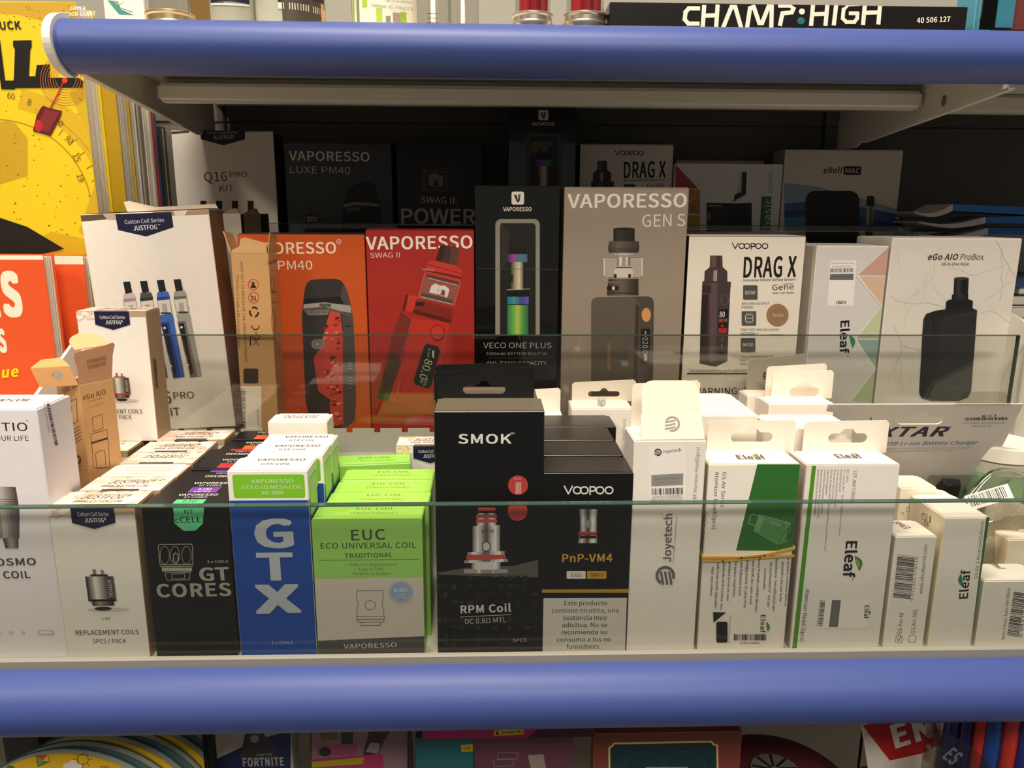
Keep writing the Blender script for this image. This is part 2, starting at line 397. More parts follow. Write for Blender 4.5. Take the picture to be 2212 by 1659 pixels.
pane('glass_divider', 'clear glass pane at the back, in front of the shaded rear row of boxes', -.21, .3560, .6455, Z2+.0006, -.0085, .0030)
# ================================================================ front row
NAVY = '1D1C3A'
def cotton(b, x0, y0, x1, y1, seed=1, dens=1.0, sc=9.0):
    """printed cotton bolls, mm on the current face"""
    rr = random.Random(seed)
    b.R(x0, y0, x1, y1, '9A7A5E', 'cotton_print')
    y = y0; r = 0
    while y < y1+1:
        x = x0+(sc*.3 if r % 2 else -sc*.2)
        while x < x1+sc*.3:
            b.E(x+rr.uniform(-1, 1), y+rr.uniform(-.6, .6), sc*.52, sc*.36, rr.choice(('EBD3BF', 'F3E2D2', 'E3C4AC', 'F6EBDD')), 'cotton_print', 12, rr.uniform(-.4, .4)); x += sc*.82
        y += sc*.52; r += 1
def cotton_top(b, seed=1, flip=False):
    w, d = b.w*1000, b.d*1000; b.face('top', True); cotton(b, .4, .4, w-.4, d-.4, seed)
    if flip: b.T('JUSTFOG', w*.82, d*.72, w*.22, d*.72, d*.22, '2A1F30', .01, .3); b.T('WWW.JUSTFOG.COM', w*.80, d*.94, w*.24, d*.94, d*.13, '4A3A40', 0, .3)
    else:
        b.T('JUSTFOG®', w*.24, d*.50, w*.80, d*.50, d*.26, '2A1F30', .01, .3); b.T('WWW.JUSTFOG.COM', w*.21, d*.26, w*.78, d*.26, d*.14, '4A3A40', 0, .3)
    b.P([(w*.27, .3), (w*.73, .3), (w*.73, d*.10), (w*.27, d*.10)], NAVY, 'badge')
def justfog_front(b, full=True, seed=3, top='1.6Ω', sc=1.0):
    """mm art on the front; width w, top band, navy pentagon, coil picture"""
    w, h = b.w*1000, b.h*1000; b.face('front', True); k = w/44
    b.R(.2, h-3.4*k, w-.2, h-.3, 'B79C80', 'cotton_print'); cotton(b, .3, h-3.2*k, w*.3, h-.6, seed, 1, 5*k); 
    b.P([(w*.26, h-.2), (w*.76, h-.2), (w*.76, h-8.6*k), (w*.51, h-12*k), (w*.26, h-8.6*k)], NAVY, 'badge')
    b.T('Cotton Coil Series', w*.335, h-4.9*k, w*.695, h-4.9*k, 2.1*k, 'E8E4E4', .0); b.T('JUSTFOG®', w*.41, h-8.3*k, w*.655, h-8.3*k, 2.4*k, 'F0EEF0', .02)
    if full:
        coil_pic(b, w*.5, h*.47, 7.3*k); b.T(top, w*.47, h*.265, w*.57, h*.265, 1.5*k, '55504E')
        b.T('REPLACEMENT COILS', w*.14, h*.165, w*.89, h*.165, 2.6*k, '3A3634', .012); b.T('5PCS / PACK', w*.33, h*.105, w*.73, h*.105, 2.6*k, '4A4644', .0)
def coil_pic(b, cx, cy, r, red='1C1A1A', name='JUSTFOG'):
    b.E(cx+r*.35, cy-r*1.62, r*1.5, r*.16, 'C9C2B8'); b.E(cx, cy-r*1.55, r*.62, r*.16, '2A2826')
    b.G([(cx-r*.78, cy-r*.9), (cx+r*.84, cy-r*.9), (cx+r*.8, cy-r*1.32), (cx-r*.7, cy-r*1.32)], ['3A3634', 'AAA49C', '6A645E', '2E2A28'], 8)
    for i in range(3): b.L([(cx-r*.75, cy-r*(.98+i*.12)), (cx+r*.8, cy-r*(.98+i*.12))], r*.03, '2A2624')
    b.G([(cx-r*1.0, cy+r*1.0), (cx+r*1.0, cy+r*1.0), (cx+r*1.02, cy-r*.85), (cx-r*.98, cy-r*.85)], ['2C2826', '8A847C', 'E6E0D8', 'B0A8A0', '6E6862', '34302E', '6A645E'], 14)
    b.R(cx-r*.98, cy-r*.95, cx+r*1.02, cy-r*.80, red); b.R(cx-r*.62, cy+r*1.0, cx+r*.6, cy+r*1.16, red if red != '1C1A1A' else '2A2624')
    b.R(cx-r*.42, cy+r*1.16, cx-r*.2, cy+r*1.55, '77716B'); b.R(cx+r*.14, cy+r*1.16, cx+r*.36, cy+r*1.5, '8E8881')
    b.T(name, cx+r*.56, cy+r*.8, cx+r*.56, cy-r*.6, r*.24, 'DAD5CC', .01)
X = lambda px, py=1425, Y=Y1: at(px, py, Y).x
# white coil box at the far left, cut by the frame
b = Box('coil_box', 'tall white box with grey lettering, cut by the left edge of the photo', None, (80, 885), Y1+.0015, Z0, w=.062, d=.030, c='E6E1E4')
b.T('VAPTIO', -62, 931, 60, 931, 18, '2A2630', .008); b.T('®', 56, 913, 62, 913, 5, '2A2630'); b.T('BRIGHTEN YOUR LIFE', -105, 952, 62, 952, 11, '3A3640', .0)
b.G([(-20, 1050), (34, 1052), (42, 1100), (-14, 1100)], ['4A4644', 'C8C2BC', '8A8480', '4A4644'], 8)
for i in range(5): b.L([(-18, 1078+i*5), (38, 1079+i*5)], 1.2, '3A3634')
b.G([(-14, 1100), (42, 1100), (42, 1162), (-4, 1162)], ['5A5654', 'B8B2AC', '7A7470', '54504E'], 8)
b.G([(6, 1162), (40, 1162), (40, 1184), (12, 1184)], ['3E3A38', 'A8A29C', '4A4644'], 6)
b.T('COSMO', -28, 1222, 78, 1220, 15, '4A464E', .03); b.T('COIL', 9, 1249, 66, 1248, 15, '4A464E', .03); b.RR(82, 1361, 117, 1371, 4, 'BDB6B4'); b.RR(85, 1363, 114, 1369, 3, 'E2DCDC')
for i in range(3): b.E(-2+i*26, 1366, 4, 4, 'C9C3C2', n=10)
b.face('top'); b.T('COSMO COIL', -55, 868, 60, 867, 5, '5A4038', .02, .2)
b.face('right'); b.bars(98, 868, 118, 962, 7, '4A3A44', seed=4, n=30); b.T('849 243 689', 92, 870, 104, 935, 4, '9A9298')
b.done()
# stack of cotton coil boxes receding from the glass
TL, TR, BR = (121, 1108), (305, 1104), (341, 1423)
xl, xr = at(162, 1425, Y1).x, at(341, 1423, Y1).x; HB = .0835
ords = ['at the front of its column, against the glass', 'second behind the front glass', 'third in its column', 'fourth in its column, lettering upside down', 'fifth in its column', 'last in its column, under the middle glass']
def bx(label, x0, Yf, w, d, h, c='EDE8DF', cols=None, z=Z0, name='coil_box', group=None, yaw=0, cat='box', gloss=None, flap=True):
    Rt = Matrix.Rotation(math.radians(yaw), 3, 'Z'); e = [Rt @ V(q) for q in ((1, 0, 0), (0, 1, 0), (0, 0, 1))]
    b = Box.__new__(Box); Box.__init__(b, name, label, None, None, 0, d=d, w=w, h=h-(.00046 if flap else 0), c=c, cols=cols, group=group, cat=cat, gloss=gloss, flap=flap, O=V((x0, Yf, z+.0001)), yaw=yaw); return b
for i in range(6):
    w = .0425
    lab = 'cotton boll box with navy badge, '+ords[i] if i != 2 else 'box with plain cream top between cotton boll boxes, left column'
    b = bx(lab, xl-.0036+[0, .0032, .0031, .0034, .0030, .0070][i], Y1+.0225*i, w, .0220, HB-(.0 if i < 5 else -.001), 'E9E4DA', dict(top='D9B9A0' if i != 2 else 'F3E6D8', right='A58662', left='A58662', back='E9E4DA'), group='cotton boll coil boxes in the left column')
    if i == 2:
        b.face('top', True)
        for q in range(3): b.T('CAUTION KEEP OUT OF REACH OF CHILDREN', 8+q, 16-q*3.4, 36, 16-q*3.4, 1.1, '9A7F78')
        b.T('Made in China', 15, 4.2, 27, 4.2, 1.5, '7A5F58'); b.face('front', True); b.R(.2, 78, w*1000-.2, 83, 'B79C80', 'cotton_print')
    else:
        cotton_top(b, i+1, i == 3); justfog_front(b, i == 0, i)
    b.done()
# column behind, further left (two boxes) carrying a tall one
xb = at(168, 945, .487).x
for i in range(2):
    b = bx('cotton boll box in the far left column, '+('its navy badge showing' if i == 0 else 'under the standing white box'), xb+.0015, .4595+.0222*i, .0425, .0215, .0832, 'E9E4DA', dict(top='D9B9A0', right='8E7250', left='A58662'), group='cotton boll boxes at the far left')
    cotton_top(b, 9+i); justfog_front(b, False, 5); b.done()
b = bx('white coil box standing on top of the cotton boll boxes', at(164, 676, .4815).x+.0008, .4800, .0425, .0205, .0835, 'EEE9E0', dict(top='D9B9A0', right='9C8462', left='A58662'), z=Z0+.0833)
cotton_top(b, 13); justfog_front(b, False, 6); b.face('front'); b.mm = False
b.T('REPLACEMENT COILS', 198, 893, 308, 893, 9, '3A3634', .012); b.T('5PCS / PACK', 222, 905, 285, 905, 9, '4A4644'); b.T('1.2Ω', 243, 864, 258, 864, 5, '55504E')
b.face('front', True); coil_pic(b, 22.5, 36, 5.6, 'C4302C'); b.face('right'); b.bars(330, 775, 335, 838, 6, '3A302A', seed=8, n=26); b.done()

# black box column with coloured labels
xl, xr = at(344, 1421, Y1).x, at(521, 1415, Y1).x
bl = [('5FC48A', '0.5Ω', 'SS316L', False), ('7B3FA8', '0.15Ω', 'KANTHAL', False), ('7B3FA8', '0.15Ω', '', True), ('C42C34', '0.15Ω', '', False), ('C42C34', '', '', True), ('E8622A', '0.4Ω', 'CLAPTON', False), ('E8622A', '0.4Ω', 'CLAPTON', False)]
cn = ['green label folded over its front edge, against the glass', 'violet label, second from the glass', 'violet label upside down, third from the glass', 'red label, fourth from the glass', 'thin red strip, fifth from the glass', 'orange label, sixth from the glass', 'orange label, last at the back by the middle glass']
for i, (c, t1, t2, fl) in enumerate(bl):
    dx = [0, .0008, .0015, .0030, .0002, .0050, .0070][i]
    b = bx('black box with '+cn[i], xl-.0012+dx, Y1+.0194*i, .0418, .0190, .0838-(.0006*(i % 3)), '0D0D0E', None, group='black coil boxes in one column', gloss=(.38, 0, .5))
    w, d = b.w*1000, b.d*1000; b.face('top', True); dd = d
    if fl: b.T('VAPORESSO', w*.78, dd*.55, w*.32, dd*.55, dd*.16, 'E6E2DA', .02); b.T('GT CORES', w*.66, dd*.78, w*.42, dd*.78, dd*.10, 'C9C5BC', .02); b.P([(w*.32, dd*.8+.4), (w*.72, dd*.8+.4), (w*.72, dd*.99), (w*.32, dd*.99)], c, 'label_strip')
    else:
        b.T('VAPORESSO', w*.30, dd*.74, w*.78, dd*.74, dd*.15, 'E6E2DA', .02); b.T('GT CORES', w*.40, dd*.56, w*.68, dd*.56, dd*.11, 'C9C5BC', .02)
        b.P([(w*.34, .3), (w*.70, .3), (w*.70, dd*.46), (w*.34, dd*.46)], c, 'label_strip')
        if t1: b.T(t1, w*.44, dd*.24, w*.60, dd*.24, dd*.15, '241F22' if i != 1 else 'F0E8F4', .02)
        if t2: b.T(t2, w*.41, dd*.07, w*.63, dd*.07, dd*.09, '2A2426' if i != 1 else 'E8DDF0', .01)
    if i == 0:
        b.face('front'); b.P([(374, 1096), (441, 1095), (438, 1131), (423, 1146), (397, 1147), (377, 1130)], '5FC48A', 'label_strip'); b.R(385, 1086, 431, 1093, '16261C', 'label_strip')
        b.T('cCELL', 379, 1130, 435, 1128, 13, '0E1A14', .012); b.T('GT', 398, 1109, 418, 1109, 8, '0E1A14', .012)
        g = '9E9E90'                                     # line drawing of a coil
        b.L([(344, 1176), (413, 1175), (416, 1180), (417, 1219), (346, 1220), (342, 1180)], 1.5, g, close=True)
        for x0 in (345, 367, 392): b.arc(x0+11, 1199, 10, 19, 1.1, g)
        b.P([(374, 1197), (379, 1193), (386, 1197), (386, 1212), (380, 1217), (374, 1212)], g); b.P([(376, 1198), (380, 1195), (384, 1198), (384, 1211), (380, 1215), (376, 1211)], '1A1A1B')
        b.L([(347, 1224), (416, 1223)], 1.5, g); b.R(350, 1226, 415, 1234, g); b.L([(356, 1237), (411, 1236), (409, 1252), (361, 1253)], 1.3, g, close=True); b.L([(371, 1240), (399, 1239), (399, 1249), (371, 1250)], 1, g, close=True)
        b.T('3 x COILS', 448, 1216, 493, 1215, 5.5, 'B0AEA2', .01); b.T('GT', 434, 1254, 495, 1252, 27, '9E9E90', .05); b.T('CORES', 342, 1289, 499, 1286, 27, '9E9E90', .05)
    b.done()
# blue boxes with white top band
xl = at(524, 1420, Y1).x; xr = at(688, 1415, Y1).x
for i in range(3):
    b = bx(('blue box with large white letters and green label, in front against the glass', 'blue and white box with green side label, directly behind the front blue one', 'white-topped box with a dark red label, rearmost of the three blue ones')[i], xl-.0006+(.0, .0030, .0026)[i], Y1+.0226*i, xr-xl, .0218, .1022+(0, .0006, -.001)[i], 'F1ECE4', dict(right='E4E4DC'), group='blue and white coil boxes')
    w, h, d = b.w*1000, b.h*1000, b.d*1000; b.face('front', True); b.R(0, 0, w, h-15.8, '1F4A9E', 'blue_band')
    b.face('right', True); b.R(0, 0, d, h-(17 if i else 15.8), '1F4A9E', 'blue_band'); b.RR(3, h-26, d-2.5, h-5.5, 1.5, '8FC24A', 'label_strip'); b.RR(4, h-25, d-3.5, h-6.5, 1.2, 'B9D88A', 'label_strip')
    b.face('front', True); b.RR(2.5, h-14.6, w-1.6, h-2.2, 1.2, '7AC02A' if i != 2 else '7A1F3A', 'label_strip')
    b.face('top', True); b.T('VAPORESSO', w*.26, d*.68, w*.88, d*.68, d*.15, '3A1C20', .025); b.T('GTX COIL', w*.36, d*.38, w*.73, d*.38, d*.13, '4A3034', .02)
    if i == 0:
        b.face('front'); c = 'D2DCC0'; b.T('VAPORESSO', 543, 1044, 634, 1043, 9, c, .02); b.T('GTX 0.6Ω MESH COIL', 523, 1057, 654, 1056, 8, c, .012); b.T('20-30W', 565, 1069, 613, 1068, 8, c, .012)
        c = 'B4BCC4'; b.T('G', 558, 1182, 630, 1180, 58, c, .06); b.T('T', 563, 1252, 630, 1251, 56, c, .06); b.T('X', 560, 1323, 645, 1321, 58, c, .06); b.T('5 x COILS', 587, 1391, 633, 1390, 5.5, c, .015)
    b.done()
# cream plain tall box behind
b = Box('coil_box', 'tall plain cream box with a curled lid, standing behind the blue boxes', (578, 912), (706, 903), .4440, Z0, w=None, d=.0185, c='F2EADC', roll=False)
w, d = b.w*1000, b.d*1000; b.face('top', True); b.T('JUSTFOG', w*.8, d*.75, w*.2, d*.75, d*.35, '5A2A2A', .01, .2); b.done()
# green boxes
xl = at(688, 1420, Y1).x; xr = at(918, 1410, Y1).x
for i in range(4):
    b = bx('lime green box, '+('front one against the glass with a round blue sticker', 'second in the green column', 'third in the green column', 'fourth in the green column, upright')[i], xl+(.0, .0030, .0036, .0046)[i], Y1+.0188*i, (xr-xl)-.0010*i, .0184, .0762+(0, .0004, .0002, .0008)[i], 'A4DC5C', group='lime green coil boxes')
    w, h, d = b.w*1000, b.h*1000, b.d*1000; b.face('top', True); b.T('EUC COIL', w*.37, d*.66, w*.72, d*.66, d*.16, '5C7A38', .012); b.T('(TRADITIONAL)', w*.33, d*.34, w*.76, d*.34, d*.14, '6E8C48', .0)
    if i == 0:
        b.face('front'); b.P([(674, 1250), (925, 1246), (925, 1382), (680, 1384)], 'C9C1B5', 'white_panel'); b.P([(680, 1384), (925, 1374), (925, 1425), (680, 1425)], '4A4A4B', 'dark_panel')
        b.P([(670, 1121), (925, 1121), (925, 1247), (674, 1250)], '93C962', 'green_panel')
        c = '44503A'; b.T('EUC', 760, 1167, 832, 1165, 22, '4A5240', .03); b.T('ECO UNIVERSAL COIL', 693, 1185, 899, 1183, 12, c, .018); b.T('TRADITIONAL', 745, 1205, 848, 1203, 9.5, c, .02); b.L([(689, 1210), (905, 1208)], .9, c)
        for k, (t, a, e) in enumerate((('• Easy Coil Replacement', 747, 858), ('• Low in Cost', 767, 828), ('• Ceramic or Cotton', 753, 843))): b.T(t, a, 1222+k*9.7, e, 1221.5+k*9.7, 5.6, '5C7A48', .0)
        c = '4C4A4A'; b.L([(770, 1276), (828, 1275), (828, 1290), (825, 1303), (829, 1318), (829, 1331), (772, 1332), (771, 1318), (774, 1303), (770, 1290)], 1, c, close=True); b.arc(800, 1307, 11.5, 10, 1, c)
        b.L([(770, 1332), (831, 1331), (831, 1337), (770, 1338)], 1, c, close=True); b.L([(773, 1338), (829, 1337), (829, 1343), (773, 1344)], 1, c, close=True); b.L([(780, 1344), (822, 1343), (822, 1350), (780, 1351)], 1.2, c, close=True)
        b.E(866, 1278, 26, 23, '8FA3BE', 'round_sticker', 30); b.arc(866, 1278, 24, 21, .8, 'D5DCE4', 'round_sticker'); b.T('0.5Ω', 852, 1278, 879, 1277, 7, 'E2E6EA', .02); b.T('25-40W', 855, 1286, 877, 1285, 3, 'D5DCE4'); b.T('COTTON', 853, 1293, 878, 1292, 3, 'D5DCE4')
        b.T('VAPORESSO', 743, 1401, 857, 1397, 10, 'C9C5BC', .02); b.T('®', 862, 1390, 867, 1390, 3.5, '9A968E')
    b.done()
b = bx('lime green box turned at an angle, behind the other green boxes', at(713, 1040, .452).x, .4465, .0500, .0180, .0775, '93D058', yaw=6.5, group='lime green coil boxes')
w, d = b.w*1000, b.d*1000; b.face('top', True); b.T('EUC COIL', w*.37, d*.6, w*.75, d*.6, d*.16, '5C7A38', .012); b.T('(TRADITIONAL)', w*.32, d*.28, w*.80, d*.28, d*.14, '6E8C48'); b.done()
b = bx('lone cotton boll box behind the green column, half hidden', at(852, 985, .462).x, .4700, .0425, .0200, .0826, 'E9E4DA', dict(top='D9B9A0', right='A58662', left='B39A7A')); cotton_top(b, 21); justfog_front(b, False, 4); b.done()
# tall black box with hanging tab, and one more behind it
SB = dict(gloss=(.32, 0, .5))
for i in range(2):
    b = Box('coil_box', ('tall black box with hanging tab, white lettering and two round red stickers', 'black box directly behind the tall black one, only its tab top showing')[i], (937, 889) if i == 0 else (940, 862), None, Y1+.0005 if i == 0 else Y1+.0285, Z0, w=.0545 if i == 0 else .0540, d=.0270, c='0D0D0E', gloss=(.32, 0, .5), cols=dict(top='6A6252'))
    b.O
    if i == 0:
        b.tab((937, 803), (1154, 793), col='101011', hole=(1000, 822, 1092, 851))
        b.face('front'); b.T('SMOK', 991, 958, 1104, 958, 20, 'D4D2D0', .03); b.T('®', 1102, 942, 1112, 942, 7.5, 'B4B2B0'); b.E(1119, 1048, 21.5, 21, 'A83C38', 'round_sticker', 30); b.E(1118, 1104, 21.5, 21, 'A83C38', 'round_sticker', 30)
        b.T('Fe-Cr', 1111, 1036, 1126, 1036, 4.5, 'D9B0A8', .02)
        for k in range(7): b.L([(1115+k*1.7, 1041+(k % 3)), (1114+k*1.9, 1066)], .8, 'E0B8B0', 'round_sticker')
        b.T('4mm Airflow', 1104, 1090, 1133, 1090, 4, 'D9B0A8', .02)
        b.P([(938, 1237), (1006, 1226), (1108, 1222), (1162, 1209), (1163, 1247), (1080, 1246), (950, 1241)], '54524E')
        rr = random.Random(4)
        for y in range(9):
            for x in range(13):
                if rr.random() < .62: b.R(941+x*17.2, 1243+y*18, 941+x*17.2+rr.uniform(6, 15), 1243+y*18+rr.uniform(5, 12), rr.choice(('202022', '262628', '1D1D1F', '2B2B2D')), 'pattern'); b.k -= 1
        b.k += 1
        M_ = ['6A6866', 'DEDCDA', 'A8A6A4', '4A4846', 'B8B6B4', 'E6E4E2', '7A7876']
        b.G([(1031, 1108), (1070, 1108), (1073, 1142), (1029, 1142)], M_, 12); b.R(1033, 1096, 1070, 1103, 'A8403C')
        for y in (1115, 1125): b.RR(1028, y-3.5, 1074, y+3.5, 3, 'B4443E')
        b.G([(1021, 1136), (1080, 1134), (1080, 1196), (1021, 1197)], M_, 14); b.T('RPM', 1041, 1152, 1066, 1151, 8.5, '4A4846', .02); b.T('DC', 1044, 1163, 1059, 1162, 7, '6A6866'); b.RR(1041, 1169, 1060, 1191, 8, '3A3836'); b.RR(1043, 1171, 1058, 1189, 7, 'B8B6B4')
        b.G([(1010, 1192), (1090, 1190), (1090, 1198), (1010, 1200)], M_, 10); b.RR(1007, 1198, 1093, 1209, 5, 'B4443E'); b.G([(1003, 1210), (1097, 1207), (1097, 1213), (1003, 1216)], M_, 10); b.G([(1019, 1215), (1081, 1213), (1081, 1232), (1019, 1234)], M_, 12); b.RR(1002, 1229, 1097, 1238, 3, '96928E'); b.R(1031, 1213, 1066, 1238, 'C6C3C0'); b.R(1038, 1230, 1064, 1238, '8A8683')
        b.T('RPM Coil', 996, 1324, 1103, 1320, 16, 'D2CEC8', .04); b.L([(995, 1332), (1104, 1327)], 1.3, 'B4B0AA'); b.T('DC 0.8Ω MTL', 1005, 1347, 1094, 1343, 10.5, 'C2BEB8'); b.T('5PCS', 1108, 1386, 1137, 1385, 7, 'B8B4AE')
    else: b.tab((940, 788), (1146, 783), col='101011', hole=(1003, 808, 1083, 835))
    b.done()
# dark box with yellow letters and warning panel; three more behind
xl = at(1168, 1410, Y1).x; xr = at(1353, 1408, Y1).x
for i in range(4):
    b = bx('black box with '+('white and yellow lettering over a white warning panel, against the glass', 'plain dark lid, second in the short black column', 'plain dark lid, third in the short black column', 'plain dark lid, rearmost of the short black column')[i], xl+(.0, .0, .0002, .0040)[i], Y1+.0262*i, (xr-xl)+(0, -.0006, -.0016, .0)[i], .0256, .1003+(0, .0010, .0016, .0020)[i], '0D0D0E', dict(top='2E2A25'), group='short black column of coil boxes', gloss=(.36, 0, .5))
    if i == 0:
        b.face('front'); voopoo(b, 1218, 1327, 1068, 18, 'D2D0CC') if 'voopoo' in globals() else None
        M_ = ['5A5856', 'D8D6D2', '8A8886', '3A3836', 'C8C6C2', 'E0DEDA', '6A6866']
        b.G([(1251, 1100), (1291, 1100), (1290, 1116), (1252, 1116)], M_, 12); b.G([(1253, 1116), (1289, 1116), (1289, 1150), (1253, 1150)], M_, 12); b.RR(1265, 1124, 1277, 1140, 5, '8A8683')
        b.R(1249, 1149, 1290, 1155, '9E3E34'); b.G([(1252, 1156), (1289, 1156), (1290, 1173), (1248, 1173)], M_, 12); b.R(1253, 1157, 1288, 1163, '1A1A1B')
        b.T('PnP-VM4', 1215, 1214, 1322, 1213, 17, 'C09A3C', .03); b.RR(1224, 1233, 1265, 1250, 2, 'D6D2CA'); b.RR(1268, 1233, 1310, 1250, 2, 'B88F34'); b.T('0.6Ω', 1233, 1246, 1256, 1246, 8, '2A2826'); b.T('5pcs', 1276, 1245, 1302, 1244, 8, '3A2E14', .01)
        b.P([(1168, 1273), (1362, 1272), (1362, 1280), (1168, 1280)], 'B4882C', 'gold_band')
        b.P([(1174, 1292), (1354, 1291), (1350, 1408), (1172, 1408)], 'D0CBC2', 'warning_panel')
        for k, (t, a, e) in enumerate((('Este producto', 1219, 1311), ('contiene nicotina, una', 1192, 1336), ('sustancia muy', 1216, 1311), ('adictiva. No se', 1214, 1311), ('recomienda su', 1213, 1310), ('consumo a los no', 1203, 1319), ('fumadores.', 1224, 1297))): b.T(t, a, 1307.5+k*15.6, e, 1307+k*15.6, 9.4, '2A2826', .006)
    b.done()
# ================================================================ front row, right half
# tall white box with an open lid
b = Box('coil_box', 'tall white box with grey swirl logo and torn open lid', (1370, 953), (1527, 948), Y1+.0004, Z0, d=.0265, c='E9E3DA', w=None, roll=False, BL=None)
b.face('front')
b.tab((1366, 829), (1513, 822), col='F2E8D8')
fl = MB(); P0 = b.O+b.ez*(b.h+.0001)+b.ey*.0004
fl.plate([[(0.0035, 0), (b.w-.001, .0004), (b.w-.0025, .0130), (.0035, .0130)]], P0, b.ex, (b.ez*.97+b.ey*.24).normalized(), (b.ey*.97-b.ez*.24).normalized(), .0005, card('F4EADB')); o1 = fl.obj('open_flap', b.root, b.org)
P1 = P0+(b.ez*.97+b.ey*.24).normalized()*.0129
fl = MB(); r = .006; w = b.w; pts = [(.004, 0), (w-.0028, 0), (w-.0033, .011)]+[(w-.0033-r+r*math.cos(a), .011+r*math.sin(a)) for a in (.4, .8, 1.2, 1.57)]+[(.004+r-r*math.cos(a), .011+r*math.sin(a)) for a in (1.57, 1.2, .8, .4)]+[(.004, .011)]
fl.plate([pts], P1, b.ex, (b.ez*.93+b.ey*.36).normalized(), (b.ey*.93-b.ez*.36).normalized(), .0005, card('E3D5C2')); fl.obj('tuck_flap', b.root, b.org)
b.c = (P0, b.ex, (b.ez*.97+b.ey*.24).normalized(), (-b.ey*.97+b.ez*.24).normalized(), b.w, .013); b.mm = False
swirl(b, 1452, 916, 17, 'A29A94'); b.face('front')
b.RR(1401, 964, 1482, 1082, 4, 'EDE8E1', 'sticker'); b.T('Joyetech', 1431, 979, 1471, 975, 7, '2A2628', .02); swirl(b, 1421, 977, 8, '2A2628')
b.P([(1407, 1026), (1476, 1022), (1475, 1047), (1407, 1050)], '8F8D8B', 'sticker'); b.T('Scratch Check', 1415, 1037, 1466, 1034, 5, '5A5856'); b.T('(Security Code)', 1421, 1044, 1460, 1042, 3, '6A6866')
b.bars(1408, 1069, 1475, 1067, 14, seed=5, n=26); b.T('S/N 31174185000', 1411, 1074, 1471, 1072, 3, '4A4846'); b.L([(1407, 1076), (1474, 1074)], .6, '4A4846'); b.T('http://www.joyetech.com', 1407, 1081, 1474, 1079, 3.2, '4A4846')
b.T('BF Atomizer Head(5pcs)', 1504, 1077, 1511, 966, 7.5, '9A9490'); b.T('Joyetech', 1449, 1213, 1452, 1110, 17, '6A6866', .03); b.T('Premier Electronic Cigarette Manufacturer', 1456, 1214, 1463, 1114, 3.5, '8A8684')
swirl(b, 1437, 1243, 21, '6A6866', -90); b.T('®', 1431, 1112, 1431, 1107, 4, '8A8684'); b.done()
# white and green box with rubber band
b = Box('coil_box', 'white box with slanted dark green panel, hanging tab and a rubber band round it', (1531, 1004), (1729, 1003), Y1+.0004, Z0, d=.0225, c='ECE6DC', cols=dict(left='CFC4A8'))
b.tab((1530, 909), (1720, 908), col='F0E6D6', hole=(1578, 921, 1671, 955)); b.face('front')
b.P([(1636, 1003), (1735, 1003), (1726, 1190), (1590, 1189)], '2F6A2C', 'green_panel')
b.T('GS Air Series', 1561, 1020, 1556, 1096, 8.5, '3A3634', .0); b.T('Atomizer Head(5pcs)', 1545, 1019, 1538, 1143, 8.5, '3A3634', .0)
g = '7FA57C'
b.P([(1640, 1112), (1707, 1130), (1680, 1176), (1630, 1146)], '4E8A52'); b.L([(1640, 1112), (1707, 1130), (1706, 1146), (1682, 1176), (1628, 1147)], 1.2, g, close=True); b.L([(1622, 1112), (1617, 1130), (1634, 1138)], 2, g); b.P([(1640, 1112), (1652, 1116), (1640, 1150), (1628, 1146)], '6A9A6A'); b.L([(1624, 1111), (1640, 1114)], 2, g)
for k in range(10): b.L([(1695+k*1.2-6*k/10, 1128+k*4.6), (1707-k*2.6, 1131+k*4.6)], 1, 'A9C4A4')
b.L([(1667, 1127), (1686, 1132), (1685, 1136), (1666, 1131)], 1, 'A9C4A4', close=True)
for k, t in enumerate(('La nicotine contenue dans ce', 'produit crée une forte', 'dépendance. Son utilisation par', 'les non-fumeurs n’est pas', 'recommandée.', 'Dieses Produkt enthält Nikotin :', 'Einen Stoff, der sehr stark', 'abhängig macht. Es wird nicht', 'für den Gebrauch durch', 'Nichtraucher empfohlen.', 'Dit product bevat de zeer', 'verslavende stof nicotine. Het', 'gebruik ervan wordt afgeraden', 'voor niet-rokers.')):
    L0 = len(t)*4.05; xt = 1701-k*12.6; xb = xt-L0*.055; y0 = 1201 if t[0] in 'LDdEafNvg' else 1214
    if t.startswith('voor'): y0 = 1223
    if t.startswith('recom'): y0 = 1227
    b.T(t, xt, y0, xt-L0*.06, y0+L0*.95, 5.2, '34302E', .012)
b.P([(1540, 1321), (1568, 1322), (1541, 1344)], '26241F'); b.RR(1547, 1342, 1571, 1387, 4, '171717'); b.T('http://www.eleafworld.com', 1576, 1329, 1573, 1388, 3, '6A6664')
b.T('Eleaf', 1643, 1328, 1642, 1366, 10, '26221F', .02); leaf(b, (1658, 1364), (1655, 1342), 6); b.bars(1585, 1382, 1656, 1382, 13, seed=9, n=30); b.T('21012240682', 1598, 1390, 1641, 1390, 4.5, '4A4644', .01)
b.face('left'); b.T('eGo cores', 1524, 1100, 1515, 1180, 8, '3A2A26', .02); b.done()
GREENBOX = b
